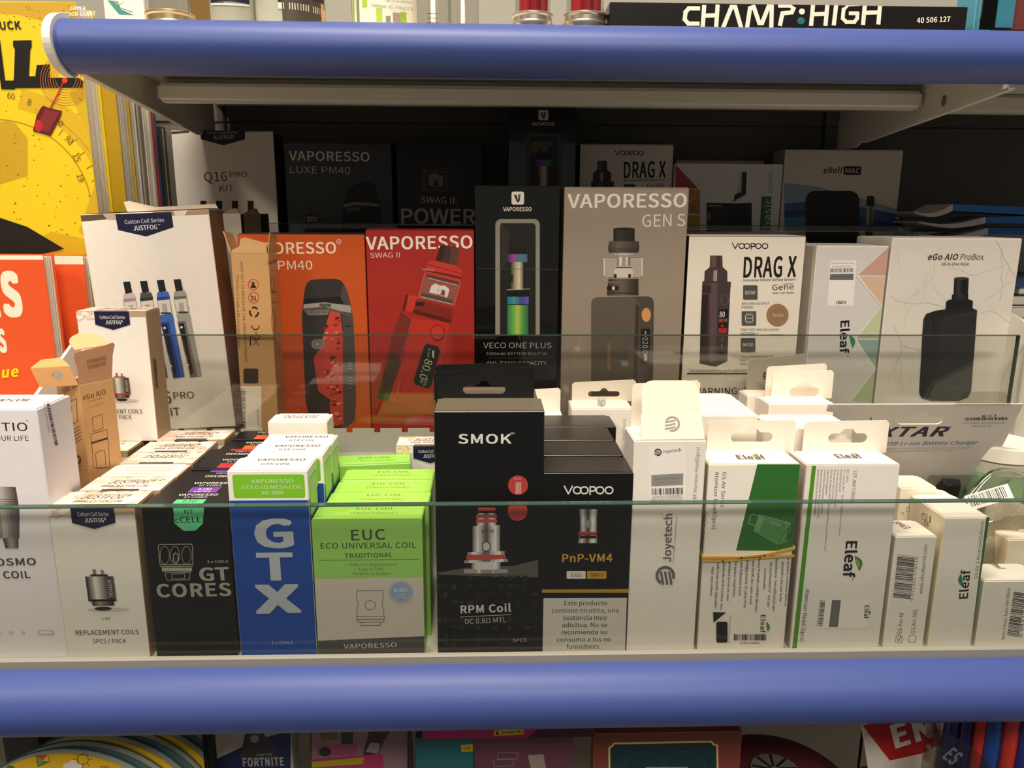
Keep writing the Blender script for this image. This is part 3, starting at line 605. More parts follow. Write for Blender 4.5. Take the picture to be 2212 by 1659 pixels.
# rubber band, hugging that box
rb = MB(); O, w, d = b.O, b.w, b.d
def strand(pts, wd, th=.0007):
    for (p, q) in zip(pts, pts[1:]):
        dd = (q-p); u = dd.normalized(); nrm = V((u.y, -u.x, 0)).normalized() if abs(u.z) < .99 else V((0, -1, 0)); vv = u.cross(nrm)
        rb.box((-.0003, 0, -wd/2), (dd.length+.0003, th, wd/2), mat('CFA24A', .4, 0, .5), (p, u, nrm, vv))
f0 = b.c
b.face('front')
def onf(x, y, off=.0004): a, c = b.cv(x, y); return b.O+b.ex*a+b.ez*c-b.ey*off
A = onf(1513, 1203); Bp = onf(1733, 1183); C = onf(1512, 1209); D = onf(1732, 1199)
A.x = C.x = O.x-.0004; Bp.x = D.x = O.x+w+.0004
strand([A, onf(1600, 1203), onf(1650, 1198), Bp], .0014); strand([C, onf(1560, 1210), onf(1640, 1203), D], .0013)
e = V((0, d+.0012, 0)); rb.v and strand([A+V((0, .0004, 0)), A+e], .0014); strand([Bp+V((0, .0004, 0)), Bp+e], .0014); strand([A+e, Bp+e], .0014)
o = rb.obj('rubber_band', None, A.copy()); tag(o, 'yellow rubber band stretched round the white and green box', 'rubber band')
# tall white box with green stripe at its left edge
b = Box('coil_box', 'tall white box with a narrow green stripe down its left edge and hanging tab', (1742, 1005), (1945, 1005), Y1+.0006, Z0, d=.0225, c='E6E1DA', cols=dict(left='B9AFA0'))
b.tab((1739, 911), (1922, 908), col='F0E6D6', hole=(1788, 923, 1876, 957)); b.face('front')
b.P([(1754, 1006), (1763, 1006), (1721, 1401), (1711, 1401)], '4F8F24', 'green_stripe')
b.T('Eleaf', 1812-2, 990, 1866, 990, 9, '4A3A34', .02) if False else None
b.T('LOT.JWAT200204', 1844, 1017, 1838, 1085, 7, '34302E', .0)
for k, (t, a, e) in enumerate((('BFL SASU', 1014, 1042), ('27, avenue de l’Opéra 75001 Paris la France', 1014, 1156), ('contact@eleaf.com', 1014, 1062), ('Tenir hors de portée des enfants', 1014, 1095), ('Keep out of reach of children.', 1014, 1090), ('Dieses Produkt darf nicht in die Hände von Kindern und', 1014, 1190), ('Jugendlichen gelangen.', 1014, 1070), ('Tenere fuori dalla portata dei bambini.', 1014, 1110), ('Mantener fuera del alcance de los niños.', 1014, 1120), ('Buiten het bereik van kinderen houden.', 1014, 1112))):
    b.T(t, 1830-k*7.1, a, 1830-k*7.1-(e-a)*.08, e, 4, '5A5654', .0)
b.T('Eleaf', 1828, 1170, 1821, 1247, 23, '1E1A1C', .045); leaf(b, (1856, 1233), (1846, 1200), 12, '4E7A34'); leaf(b, (1855, 1228), (1848, 1206), 5, '8AAA5A')
b.T('®', 1838, 1248, 1837, 1254, 5, '3A3634'); b.T('Atomizer Head (5pcs)', 1740, 1272, 1728, 1385, 9, '3A3634')
b.P([(1767, 1294), (1878, 1294), (1874, 1356), (1762, 1356)], 'ECE8E0', 'sticker'); b.bars(1777, 1353, 1783, 1297, 11, seed=3, n=28); b.P([(1797, 1296), (1816, 1296), (1810, 1354), (1790, 1354)], '6A6C6C', 'sticker'); b.T('http://www.eleafworld.com', 1769, 1296, 1763, 1353, 3, '6A6664'); b.T('S/N 98296800014', 1775, 1302, 1770, 1350, 3, '6A6664')
b.T('Eleaf', 1868, 1308, 1866, 1336, 9, '2A2624', .03); leaf(b, (1877, 1328), (1875, 1318), 5)
b.done()
# lids of the two hang-tab boxes carry the same printed word
def toplogo(b, x0, x1, y, h): b.face('top'); b.T('Eleaf', x0, y, x1, y, h, '5A4438', .03); leaf(b, ((x0*.55+x1*.45), y-h*1.0), (x0*.25+x1*.75, y-h*1.1), -h*.3, '8AA83A'); b.done()
GREENBOX.parts = {}; toplogo(GREENBOX, 1596, 1656, 993, 8); b.parts = {}; toplogo(b, 1811, 1865, 990, 8)
# small boxes at the right end
def end_box(label, TL, TR, BL, d, **k):
    return Box('spare_part_box', label, TL, TR, Y1+.0008, Z0, d=d, **k)
b = end_box('short white box with a barcode and two tick boxes, squeezed between taller ones', (1936, 1160), (2025, 1157), None, .0210, c='E8E3DA', cols=dict(top='F6EEE2'))
b.face('front'); b.bars(1929, 1290, 1939, 1198, -38, seed=12, n=40); b.T('6 971365 270510', 1972, 1297, 1984, 1203, 6.5, '4A4644'); b.T('www.eleafworld.com', 1992, 1283, 2004, 1176, 8, '4A4644')
b.T('GS Air-M', 1947, 1371, 1952, 1325, 9, '4A4644'); b.T('GS Air-MS', 1976, 1369, 1982, 1317, 9, '4A4644'); b.L([(1934, 1387), (1947, 1389), (1949, 1375), (1936, 1373)], 1, '6A6664', close=True); b.L([(1962, 1386), (1977, 1388), (1979, 1373), (1965, 1372)], 1, '6A6664', close=True); b.L([(1938, 1378), (1941, 1385), (1946, 1374)], 1, '3A3634')
b.face('top'); b.T('Eleaf', 1968, 1140, 1938, 1126, 8, '4A3A34', .02); b.done()
b = Box('spare_part_box', 'white box with a dark green right edge and vertical lettering near the right end', (2042, 1119), (2139, 1113), Y1+.0006, Z0, d=.0330, c='E8E3DA', cols=dict(top='F6EEE2', left='EADCC0'))
b.face('front'); b.P([(2131, 1114), (2139, 1113), (2105, 1396), (2096, 1396)], '2E6A34', 'green_edge'); b.T('GS Air 2 Atomizer(14mm)', 2112, 1250, 2126, 1126, 7.5, '4A4644'); b.T('Eleaf', 2090, 1292, 2096, 1231, 18, '1E1A1C', .04); leaf(b, (2076, 1238), (2079, 1268), 8, '2E7A6A')
b.face('left'); b.L([(1992, 1109), (2003, 1112), (2002, 1124), (1992, 1121)], 1, '6A5A4A', close=True); b.L([(1994, 1110), (2001, 1122)], 1, '6A5A4A'); b.L([(2010, 1115), (2009, 1129)], 2, '3A2A26'); b.T('CE', 1997, 1132, 2006, 1137, 8, '3A2A26', .02); b.done()
b = Box('spare_part_box', 'low white box with barcode, cut by the right edge of the photo', (2127, 1256), (2262, 1250), Y1+.0008, Z0, d=.0200, c='E8E3DA', cols=dict(top='F6EEE2'))
b.face('front'); b.T('Melo 5 Glass Tube 4ml White', 2170, 1381, 2183, 1270, 7, '4A4644', .01); b.bars(2175, 1372, 2190, 1278, -26, seed=15, n=40); b.T('6 941197', 2208, 1376, 2216, 1310, 7, '4A4644')
b.face('top'); b.T('Eleaf', 2132, 1216, 2158, 1230, 8, '4A3A34', .02); leaf(b, (2142, 1215), (2160, 1227), -4); b.done()
b = bx('cream box standing behind the low barcode box at the right edge', at(2180, 1180, .402).x, .4030, .034, .020, .0455, 'F0E4CE', cols=dict(left='EAD9BC')); b.done()
b = bx('cream box with a rounded open lid, behind the tick box one', at(1940, 1080, .402).x, .4005, .0205, .020, .0785, 'F0E4CE'); b.face('front'); b.L([(1946, 1107), (1952, 1107), (1951, 1112), (1945, 1112)], .8, '6A5A4A'); b.L([(1959, 1096), (1971, 1096), (1970, 1104), (1958, 1104)], .8, '8A7A5A', close=True); b.done()
b = bx('cream box lying between the plastic bag and the green-edged box', at(1968, 1085, .43).x, .4212, .0220, .0150, .0640, 'F0E4CE'); b.done()
# boxes standing between the front row and the middle step
b = Box('coil_box', 'white box with hanging tab and square sticker, behind the short black column', (1236, 884), (1368, 883), .4720, Z0, d=.0240, c='EAE3D6')
b.tab((1236, 826), (1374, 820), col='D9D0BE', hole=(1270, 838, 1339, 857), name='hang_tab'); b.face('front'); b.RR(1254, 898, 1325, 975, 3, 'F0ECE4', 'sticker'); b.T('Joyetech', 1279, 911, 1315, 909, 6, '26222A', .02); swirl(b, 1269, 908, 6, '26222A'); b.R(1262, 915, 1315, 918, 'D8D2CA', 'sticker'); b.T('BF Atomizer Head(5pcs)', 1345, 1010, 1352, 905, 6.5, '9A9490')
b.face('top'); swirl(b, 1299, 870, 9, '9A928C'); b.face('left'); b.T('BF ATOMIZER', 1229, 950, 1226, 890, 4, '9A9080'); b.done()
b = Box('coil_box', 'white box with small sideways warning text, half hidden by the tall black box', None, (1217, 903), .4720, Z0, w=.0440, d=.0200, c='EFE7DA', lean=0)
b.tab((1090, 845), (1211, 838), col='EDE4D4', hole=None)
b.face('front')
for k, t in enumerate(('La nicotine contenue dans ce', 'produit crée une forte', 'dépendance. Son utilisation', 'les non-fumeurs n’est pas', 'recommandée.')): b.T(t, 1205-k*9.5, 910+(3*k) % 7, 1202-k*9.5, 1010, 4.6, '34302E', .012)
b.E(1172, 873, 5, 6, '6A6458', 'hole_print') if False else None
b.done()
b = bx('white coil box with a blank lid, behind the rubber-banded box', at(1528, 905, .395).x, .4050, at(1652, 905, .395).x-at(1528, 905, .395).x, .0520, .1195, 'F4ECDE'); b.done()
b = bx('wide white box with a flat lid, behind the green-striped box', at(1663, 908, .395).x+.002, .3950, .0440, .0280, .1150, 'F4ECDE'); b.done()
ho = [('white box with a tall blank hanging tab, rearmost of the tab boxes', (1617, 777), (1743, 764), (1616, 855), .4870, None), ('white box with hanging tab, between two other tab boxes', (1657, 792), (1787, 785), (1656, 870), .4680, None), ('white box with slotted hanging tab in front of the other tab boxes', (1670, 804), (1802, 800), (1663, 872), .4490, (1704, 823, 1772, 857))]
for i, (lab, tl, tr, bl_, Yf, hole) in enumerate(ho):
    P = at(bl_[0], bl_[1], Yf); b = bx(lab, P.x-.0004, Yf, (at(*tr, Yf+.017).x-at(*tl, Yf+.017).x)+.0016, .0178, P.z-Z0, 'F3EADB', group='white boxes with hanging tabs')
    b.tab(tl, tr, col='F0E6D6', hole=hole)
    if i == 0:
        b.face('front'); b.T('BF Atomizer Head', 1640, 900, 1641, 862, 4, '9A9080')
        b.c = (b.O+b.ey*(b.d-.0009), b.ex, b.ez, -b.ey, 9, 9); swirl(b, 1656, 812, 9, '34302E')
    b.done()
# blister card leaning forward
Pt, Pb = at(2211, 873, .428), at(1960, 1240, .474)
ul = V((0, Pt.y-.478, Pt.z-(Z0+.0006))); Hc = ul.length; ul.normalize(); xR = Pt.x; xL = at(1790, 874, .428).x
O = V((xL, .478, Z0+.0006)); n = V((1, 0, 0)).cross(ul)
nrm = -n if n.y > 0 else n
rt = thing('blister_card', O+V(((xR-xL)/2, 0, 0)), 'grey and white blister card with hanging slot, leaning forward against the tab boxes', 'package'); b = Art(); b.setup(rt, O, V((1, 0, 0)), -nrm, ul, xR-xL, .001, Hc)
b.c = (O, b.ex, b.ez, nrm, b.w, b.h); p = b.cv(1936, 917); q = b.cv(2045, 890)
m = MB(); m.plate([[(.032, 0), (b.w, 0), (b.w, b.h), (0, b.h), (0, b.h-.005), (.032, b.h-.010)], euro(p[0], p[1], q[0], q[1])], O, b.ex, b.ez, -nrm, .0009, mat('B9B4AC', .3, 0, .5, .02), card('D9D2C4')); m.obj('backing_card', rt, b.org)
b.T('XTAR', 1896, 943, 2042, 942, 20, '221E38', .05, .25, part='lettering'); b.T('®', 2049, 925, 2056, 925, 4, '4A4658'); b.T('MC1 USB Li-ion Battery Charger', 1872, 963, 2112, 959, 7.5, '3E5A9A', .02, .2)
b.T('Smart charger with intelligent protection and LED signal', 1880, 971, 2100, 968, 3.6, '9A968E', 0, .2); b.T('can be powered from 3.7V to 5V', 1890, 977, 2062, 974, 3.6, '9A968E', 0, .2)
b.bars(2084, 908, 2178, 907, 6, seed=20, n=34); b.T('M C 1', 2121, 901, 2152, 899, 4, '2A2830', .03); b.T('XTARMC2018051744', 2080, 916, 2172, 915, 4, '8A8680'); b.T('Warranty No', 2099, 922, 2141, 922, 3.5, '8A8680'); b.done()
a = b.cv(2042, 1046); m = MB()
m.add([O+b.ex*(a[0]+x)+b.ez*(a[1]+y)+nrm*zz for x, y, zz in ((-.0095, -.012, .0004), (.0095, -.012, .0004), (.0075, .0055, .0004), (-.0045, .0065, .0004), (-.008, -.010, .007), (.008, -.010, .007), (.006, .004, .006), (-.0035, .005, .006))], [(0, 1, 5, 4), (1, 2, 6, 5), (2, 3, 7, 6), (3, 0, 4, 7), (4, 5, 6, 7), (3, 2, 1, 0)], mat('23262B', .35)); m.obj('charger_plug', rt, b.org, bevel=.001)
a = b.cv(2040, 1060); m = MB(); m.box((a[0]-.016, a[1]-.03, .0005), (a[0]+.016, a[1]+.016, .0075), glassy('clear_plastic', 'F2F2EE', 1.4, .06), (O, b.ex, b.ez, nrm)); m.obj('blister', rt, b.org, bevel=.002)
a0 = b.cv(2064, 868); m = MB(); lp = [(a0[0], b.h-.0002), (b.w-.008, b.h-.0002), (b.w-.010, b.h+.006), (b.w-.015, b.h+.0092), (a0[0]+.004, b.h+.0092), (a0[0]+.0015, b.h+.008)]
m.plate([lp], O+nrm*.0004, b.ex, b.ez, -nrm, .0003, glassy('clear_plastic', 'F2F2EE', 1.4, .06)); m.obj('plastic_lip', rt, b.org)
# clear bag with cotton and barcode label
def blob(name, root, c, r, matl, seed, amp=.3, sub=3, fold=0):
    bm = bmesh.new(); bmesh.ops.create_icosphere(bm, subdivisions=sub, radius=1); rr = random.Random(seed); ph = [(rr.uniform(2, 7), rr.uniform(0, 6), V((rr.uniform(-1, 1), rr.uniform(-1, 1), rr.uniform(-1, 1)))) for _ in range(7)]
    for v in bm.verts:
        s = 1+sum(math.sin(k*v.co.dot(d)+p) for k, p, d in ph)*amp/7*1.6; v.co = V((v.co.x*r[0]*s, v.co.y*r[1]*s, v.co.z*r[2]*s))
    me = bpy.data.meshes.new(name); bm.to_mesh(me); bm.free(); me.materials.append(matl); me.polygons.foreach_set('use_smooth', [True]*len(me.polygons))
    o = bpy.data.objects.new(name, me); COL.objects.link(o); o.parent = root; o.location = c-V(root.location); return o
c = at(2155, 1140, .428); rt = thing('plastic_bag', V((c.x, c.y, Z0)), 'crinkled clear plastic bag of grey cotton with a barcode label, at the right end', 'bag')
blob('film', rt, c+V((0, .0, -.012)), (.038, .0150, .042), glassy('bag_film', 'F4F4F0', 2.2, .08), 5, .55, 4)
for k, (px, py, rx, rz) in enumerate(((2160, 1150, .017, .030), (2120, 1150, .012, .030), (2195, 1170, .012, .024))):
    g = at(px, py, .4205+.004*(k % 2)); blob('cotton_wad', rt, g-V((0, -.002, .012)), (rx, .009, rz), mat('A39A84', .8, 0, .2, .35, .6), 30+k, .5, 4)
q = [at(2086, 1077, .4060), at(2179, 1050, .4040), at(2183, 1074, .4035), at(2103, 1100, .4055)]
u = (q[1]-q[0]); w_ = u.length; u.normalize(); v_ = V((0, .45, 1)); v_ = (v_-u*v_.dot(u)).normalized(); n_ = u.cross(v_); O_ = q[0]-v_*.007
m = MB(); m.plate([[(0, 0), (w_, 0), (w_, .0085), (0, .0085)]], O_, u, v_, n_*-1, .0003, card('EFEAE0')); lb = m.obj('barcode_label', rt, V(rt.location)); lb.location = (0, 0, 0)
b = Art(); b.setup(rt, O_, u, -n_, v_, w_, .001, .0085); b.c = (O_, u, v_, n_ if n_.y < 0 else -n_, w_, .0085); b.mm = True; b.bars(1.2, 1.6, w_*1000-2.5, 1.6, 6.2, seed=33, n=30); b.done()
g = at(2190, 1010, .440); rt = thing('plastic_tub', V((g.x, g.y, Z0)), 'translucent round tub with a pale green band, behind the plastic bag', 'tub')
m = MB(); m.lathe(V((g.x, g.y+.014, Z0)), [(.018, .0), (.0195, .004), (.0195, .078), (.0175, .080)], glassy('milky_plastic', 'E9E6D4', 1.2, .15, 1.5, .6), 36); m.obj('body', rt, V(rt.location), smooth=True)
m = MB(); m.lathe(V((g.x, g.y+.014, Z0)), [(.0198, .052), (.0198, .072)], mat('8FB08A', .4), 36); m.obj('green_band', rt, V(rt.location), smooth=True)
m = MB(); m.lathe(V((g.x, g.y+.014, Z0)), [(.0205, .0802), (.0205, .0885), (.0195, .0895)], mat('EDE8D8', .4), 36); m.obj('lid', rt, V(rt.location), smooth=True)
# ================================================================ middle row
# big white cotton-print kit box, tilted
KR = '9C7F5C'
def q16(b, M=None):
    b.M = M; b.face('front')
    b.P([(172, 464), (236, 461), (230, 474), (173, 479)], '5A4A3E', 'cotton_print'); b.P([(330, 457), (452, 450), (454, 463), (330, 468)], 'A68A70', 'cotton_print'); b.P([(222, 461), (260, 460), (254, 476), (232, 475)], 'B9A594', 'cotton_print'); b.P([(375, 456), (405, 454), (398, 466), (378, 466)], 'E0D2C4', 'cotton_print')
    b.P([(249, 463), (370, 458), (375, 491), (316, 511), (255, 497)], NAVY, 'badge')
    b.T('Cotton Coil Series', 270, 484, 355, 479, 8.5, 'DAD8DE', .0); b.T('JUSTFOG', 289, 498, 340, 495, 10, 'E8E6EA', .02); b.T('®', 342, 489, 347, 488, 4, 'DAD8DE')
    for i, (c1, c2, x) in enumerate((('9A8A8C', 'C4B4B4', 0), ('2A2E2E', '4A4E4E', 36.5), ('1E3E8E', '3E64B4', 73), ('6A6864', '9C9A92', 109.5))):
        dy = -i*1.8; ox = 266+x; oy = 608+dy
        b.P([(ox, oy+1), (ox+15, oy), (ox+20, oy+24), (ox+5, oy+27)], '1E201E'); b.P([(ox+1, oy+27), (ox+24, oy+25), (ox+29, oy+38), (ox, oy+42)], c2); b.P([(ox, oy+38), (ox+27, oy+36), (ox+28, oy+42), (ox+1, oy+45)], c1)
        b.P([(ox+1, oy+45), (ox+28, oy+42), (ox+33, oy+72), (ox+7, oy+76)], 'D5CEC4'); b.L([(ox+1, oy+46), (ox+7, oy+76)], 1, '5A5652'); b.L([(ox+28, oy+43), (ox+33, oy+72)], 1, '5A5652'); b.P([(ox+11, oy+52), (ox+21, oy+51), (ox+24, oy+72), (ox+13, oy+73)], 'A9A39C'); b.R(ox+9, oy+70, ox+31, oy+74, '3A3836')
        b.P([(ox+6, oy+76), (ox+34, oy+73), (ox+38, oy+89), (ox+9, oy+92)], c2)
        b.P([(ox+8, oy+92), (ox+37, oy+89), (ox+60, oy+209), (ox+36, oy+213)], c1 if i > 1 else '2A2E2E'); b.P([(ox+26, oy+91), (ox+37, oy+89), (ox+60, oy+209), (ox+52, oy+211)], c2); b.P([(ox+11, oy+97), (ox+22, oy+95), (ox+43, oy+204), (ox+38, oy+208)], '1A1C1E')
        b.E(ox+17, oy+104, 3, 3, 'C9C6C0', n=8)
        for k in range(4): b.E(ox+27+k*.8, oy+166+k*4, .8, .8, 'E0DED8', n=6)
        b.E(ox+31, oy+186, 1.8, 3, 'E8E6E0', n=8)
    b.T('Q16', 309, 873, 371, 871, 26, '2E2C2C', .004); b.T('PRO', 376, 862, 420, 860, 15, '3A3836', -.003); b.T('KIT', 354, 899, 390, 897, 17, '2E2C2C', .0)
    b.M = None
b = Box('kit_box', 'large tilted white kit box with navy badge and four printed pens', (173, 464), (450, 452), Y2+.012, Z2, d=.028, roll=True, c='E9E2D8', cols=dict(right='8E7450', top='C9B49A'), h=.1530, flap=False)
q16(b)
b.face('top', True); cotton(b, .5, .5, b.w*1000-.5, b.d*1000-.5, 3, 1, 16); b.T('JUSTFOG', 40, 9, 84, 9, 8, '2A1F30', .01, .3)
m = MB(); P = b.O+b.ez*(b.h+.0001)+b.ey*(b.d-.001); m.plate([[(.020, 0), (b.w-.002, 0), (b.w-.004, .004), (.040, .0035), (.022, .0085), (.018, .008)]], P, b.ex, b.ez, b.ey, .0005, card('E4D6C2')); m.obj('lid_flap', b.root, b.org)
b.done()
# opened kraft box (middle row)
KC = 'C79A66'
def kraftbox(name, label, TL, TR, Y, zf, d, yaw=0, w=None, h=None):
    return Box(name, label, TL, TR, Y, zf, d=d, yaw=yaw, w=w, c=KC, cols=dict(top='3A2A1C', left='C39764'), flap=False)
b = kraftbox('kit_box', 'opened brown kraft box with sideways print and barcode, before the orange box', (498, 546), (579, 541), .5090, Z2, .0215)
b.face('front'); b.T('KEEP OUT OF REACH OF CHILDREN AND MINORS!', 519, 566, 529, 783, 5.5, '3A2C20', .0); b.T('This box is made with recycled paper.', 510, 594, 514, 754, 5.5, '3A2C20')
for (cx, cy) in ((547, 615), (548, 643)): b.arc(cx, cy, 11, 11.5, 1.6, 'B43A2E', 'logo'); b.L([(cx-8, cy-8), (cx+8, cy+8)], 1.5, 'B43A2E', 'logo')
b.E(547, 612, 3, 3, '2E221A', 'logo', 8); b.P([(543, 615), (551, 615), (553, 622), (541, 622)], '2E221A', 'logo'); b.T('21', 542, 649, 554, 649, 9, '2E221A', .03)
for a in (0, 120, 240): b.arc(549, 674, 9, 10, 4, '2E221A', 'logo', a, a+80, 6)
b.arc(552, 703, 8, 9, 2, '2E221A', 'logo', 0, 180, 8); b.arc(553, 725, 8, 9, 2, '2E221A', 'logo', 0, 180, 8); b.L([(553, 717), (553, 733)], 1.5, '2E221A', 'logo')
b.L([(541, 727), (541, 745)], 3, '2E221A', 'logo'); b.L([(547, 731), (560, 746)], 1, '2E221A', 'logo'); b.L([(560, 731), (547, 746)], 1, '2E221A', 'logo')
b.RR(526, 796, 558, 828, 4, '3A2C22'); b.RR(517, 834, 565, 940, 3, 'E8DFCE', 'sticker'); b.bars(531, 844, 531, 938, -21, seed=41, n=44); b.T('1 956916 181861', 521, 838, 526, 935, 5, '3A3028'); b.T('Gradient Grey', 555, 886, 558, 938, 5, '3A3028')
b.face('right'); b.T('eGo AIO', 577, 572, 597, 568, 8, '3A2818', .02); b.R(584, 600, 592, 628, '7A5A3A'); b.R(585, 601, 591, 627, KC); b.L([(583, 632), (596, 631)], 1.2, '4A3420'); b.L([(583, 654), (597, 653)], 1.2, '4A3420'); b.arc(590, 692, 5, 22, .8, '6A4C30')
E0 = b.O+b.ez*b.h
m = MB(); m.plate([[(.0008, 0), (b.w-.001, 0), (b.w-.001, .0062), (.009, .0100), (.0065, .0092), (.0055, .0040), (.0008, .0018)]], E0, b.ex, (b.ez*.98+b.ey*.2).normalized(), b.ey, .0006, card(KC)); m.obj('open_flap', b.root, b.org)
m = MB(); m.plate([[(0, 0), (.0205, 0), (.018, .013), (.004, .0145)]], E0+V((-.0002, .0005, 0)), b.ey, (b.ez*.93-b.ex*.36), b.ex, .0006, card('D9A872')); m.obj('dust_flap', b.root, b.org)
m = MB(); m.plate([[(0, 0), (.0205, 0), (.0185, .011), (.002, .013)]], E0+V((b.w-.0006, .0005, 0)), b.ey, (b.ez*.98+b.ex*.1), b.ex, .0006, card('B98C58')); m.obj('dust_flap', b.root, b.org)
m = MB(); R_ = b.w/2-.001; m.plate([[(0, 0), (b.w-.001, 0)]+[(R_+R_*math.cos(a), .004+.007*math.sin(a)) for a in [math.pi*i/10 for i in range(11)]]], E0+V((.0002, b.d-.001, 0)), b.ex, (b.ez*.45+b.ey*-.89).normalized(), V((0, -.45, -.89)), .0006, card('DDAE78')); m.obj('lid_flap', b.root, b.org)
b.done()
# orange kit box
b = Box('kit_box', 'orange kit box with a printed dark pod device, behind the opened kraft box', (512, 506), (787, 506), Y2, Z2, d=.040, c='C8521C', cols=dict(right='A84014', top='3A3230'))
b.face('front'); b.T('VAPORESSO', 524, 549, 726, 547, 24, 'F0DCC8', .025); b.arc(732, 522, 5, 5, 1, 'F0DCC8', 'logo'); b.T('R', 730, 525, 735, 525, 5, 'F0DCC8'); b.T('LUXE PM40', 520, 583, 675, 582, 19, 'F0DCC8', .0)
dk = '34302E'
b.P([(652, 681), (656, 640), (659, 622), (663, 611), (671, 605), (690, 602.5), (725, 602), (736, 606), (744, 615), (752, 633), (758, 660), (763, 690), (767, 760), (769, 865), (766, 908), (752, 922), (728, 927), (700, 920), (668, 900), (660, 865)], dk)
b.P([(742, 612), (752, 633), (758, 660), (763, 690), (767, 760), (769, 865), (766, 908), (752, 922), (738, 925), (742, 910), (740, 690), (735, 640)], '4A4644'); b.P([(657, 646), (735, 640), (742, 655), (742, 660), (656, 664)], '1C1A19')
b.P([(656, 657), (700, 653), (757, 660), (759, 676), (735, 672), (700, 662), (655, 667)], 'A49C92'); b.P([(690, 655), (715, 656), (715, 663), (690, 662)], '5A5450'); b.P([(656, 667), (700, 663), (735, 672), (760, 678), (762, 688), (738, 678), (704, 672), (655, 672)], '565250')
b.P([(658, 671), (712, 669), (708, 680), (666, 681)], '7A746E'); b.T('VAPORESSO', 667, 677, 706, 676, 5, '3A3634', .02)
cam_ = [(713, 671), (735, 676), (740, 720), (741, 822), (742, 916), (722, 921), (713, 896), (713, 863), (688, 845), (684, 820), (677, 772), (690, 756), (702, 711)]
b.P(cam_, 'C84432'); rr = random.Random(2)
for k in range(46):
    y = rr.uniform(680, 915); x = rr.uniform(700 if y < 840 else 716, 735)
    if y < 700: x = rr.uniform(714, 732)
    wv = rr.uniform(3, 7); b.P([(x-wv, y+rr.uniform(-1, 3)), (x-wv*.3, y-rr.uniform(1, 3)), (x+wv, y-rr.uniform(0, 4)), (min(x+wv*.6, 739), y+rr.uniform(1, 3)), (x-wv*.2, y+rr.uniform(2, 4))], rr.choice(('7A2A22', '4E1F1B', 'E0705A', '962F26', 'E88A74')), 'picture')
b.RR(673, 733, 702, 753, 9, '8E8880'); b.RR(675, 734, 700, 751, 8, '75706A'); b.E(686, 743, 1.6, 1.6, 'F0ECE4', n=8); b.L([(747, 704), (758, 704)], 2, '1A1817')
for y in (784, 790, 796, 815, 822, 829, 838): b.L([(752, y), (760, y)], 1.2, 'A09A92')
b.done()
# red kit box
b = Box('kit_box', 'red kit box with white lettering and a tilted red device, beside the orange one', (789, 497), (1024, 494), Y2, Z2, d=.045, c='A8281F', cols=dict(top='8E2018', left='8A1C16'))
b.face('front'); b.T('VAPORESSO', 792, 539, 1020, 536, 27, 'F2E6D8', .03); b.T('SWAG II', 800, 557, 864, 556, 11, 'E0C4B4', .005)
b.P([(866, 672), (900, 690), (972, 694), (960, 770), (933, 845), (923, 891), (813, 860), (825, 820), (846, 729)], 'BC2F24'); b.P([(866, 672), (890, 690), (868, 780), (838, 867), (813, 860), (825, 820), (846, 729)], '7A2A22'); b.P([(846, 760), (868, 780), (838, 867), (813, 860), (825, 820)], '4E3A26')
b.P([(877, 637), (903, 640), (897, 674), (869, 671)], 'C8372B'); b.P([(877, 637), (882, 637), (875, 671), (869, 671)], '5A1A16')
b.P([(951, 531), (960, 529), (985, 533), (993, 539), (986, 576), (941, 562)], '4A2C22'); b.P([(951, 531), (962, 530), (953, 566), (941, 562)], '33201A'); b.P([(975, 532), (993, 539), (986, 576), (970, 572)], '5E3A2C')
b.P([(925, 564), (938, 562), (985, 574), (998, 584), (995, 611), (918, 590)], 'C4382C'); b.P([(921, 582), (997, 598), (996, 603), (920, 586)], '6A1E18'); b.P([(924, 570), (997, 590), (997, 592), (924, 572)], '8A241C'); b.T('VAPORESSO', 912, 584, 938, 586, 4.5, 'E0988A', .01)
b.P([(918, 590), (995, 611), (981, 661), (903, 644)], '94524A'); b.P([(922, 591), (992, 609), (990, 617), (920, 599)], '5E3A36'); b.L([(923, 600), (989, 616)], 1.2, 'D8B8B0')
b.P([(932, 617), (940, 612), (952, 617), (962, 617), (971, 625), (966, 643), (958, 640), (947, 636), (927, 632)], 'DDD0C6'); b.P([(955, 625), (962, 628), (960, 640), (951, 636)], '7A4A42'); b.L([(949, 617), (945, 636)], .8, '8A6A62')
b.P([(912, 632), (978, 648), (976, 656), (909, 641)], '5A4440'); b.L([(910, 641), (977, 657)], 1.2, 'D8C4BC'); b.L([(918, 590), (903, 644)], 1.6, 'E0574A'); b.L([(995, 611), (981, 661)], 1.6, 'E0574A')
b.P([(899, 646), (980, 666), (975, 691), (894, 668)], '8E2A22'); b.RR(897, 652, 918, 661, 4, '241412')
for k in range(26): b.L([(900+k*3, 649+k*.8), (896+k*3, 667+k*.8)], .5, '6A1E18')
b.P([(894, 668), (975, 691), (973, 697), (892, 674)], '5A1814'); b.arc(945, 718, 14, 16, 1.4, '7A1C16'); b.E(945, 718, 13, 15, 'C4362A')
b.P([(923, 742), (946, 748), (950, 756), (932, 830), (926, 838), (896, 829), (894, 820), (917, 746)], '1E1C1A'); b.T('80.0', 919, 774, 905, 816, 17, 'B9C496', .0); b.T('0.15Ω', 926, 752, 922, 771, 5, 'B9C496'); b.T('W', 909, 819, 907, 826, 6, 'B9C496'); b.T('PUL', 918, 817, 914, 833, 6, 'B9C496', .02); b.R(934, 757, 938, 772, 'D8D4B4')
b.T('VAPORESSO SWAG', 866, 782, 892, 693, 4, 'B4695E'); b.L([(858, 852), (865, 822)], 4, 'B4602E'); b.done()
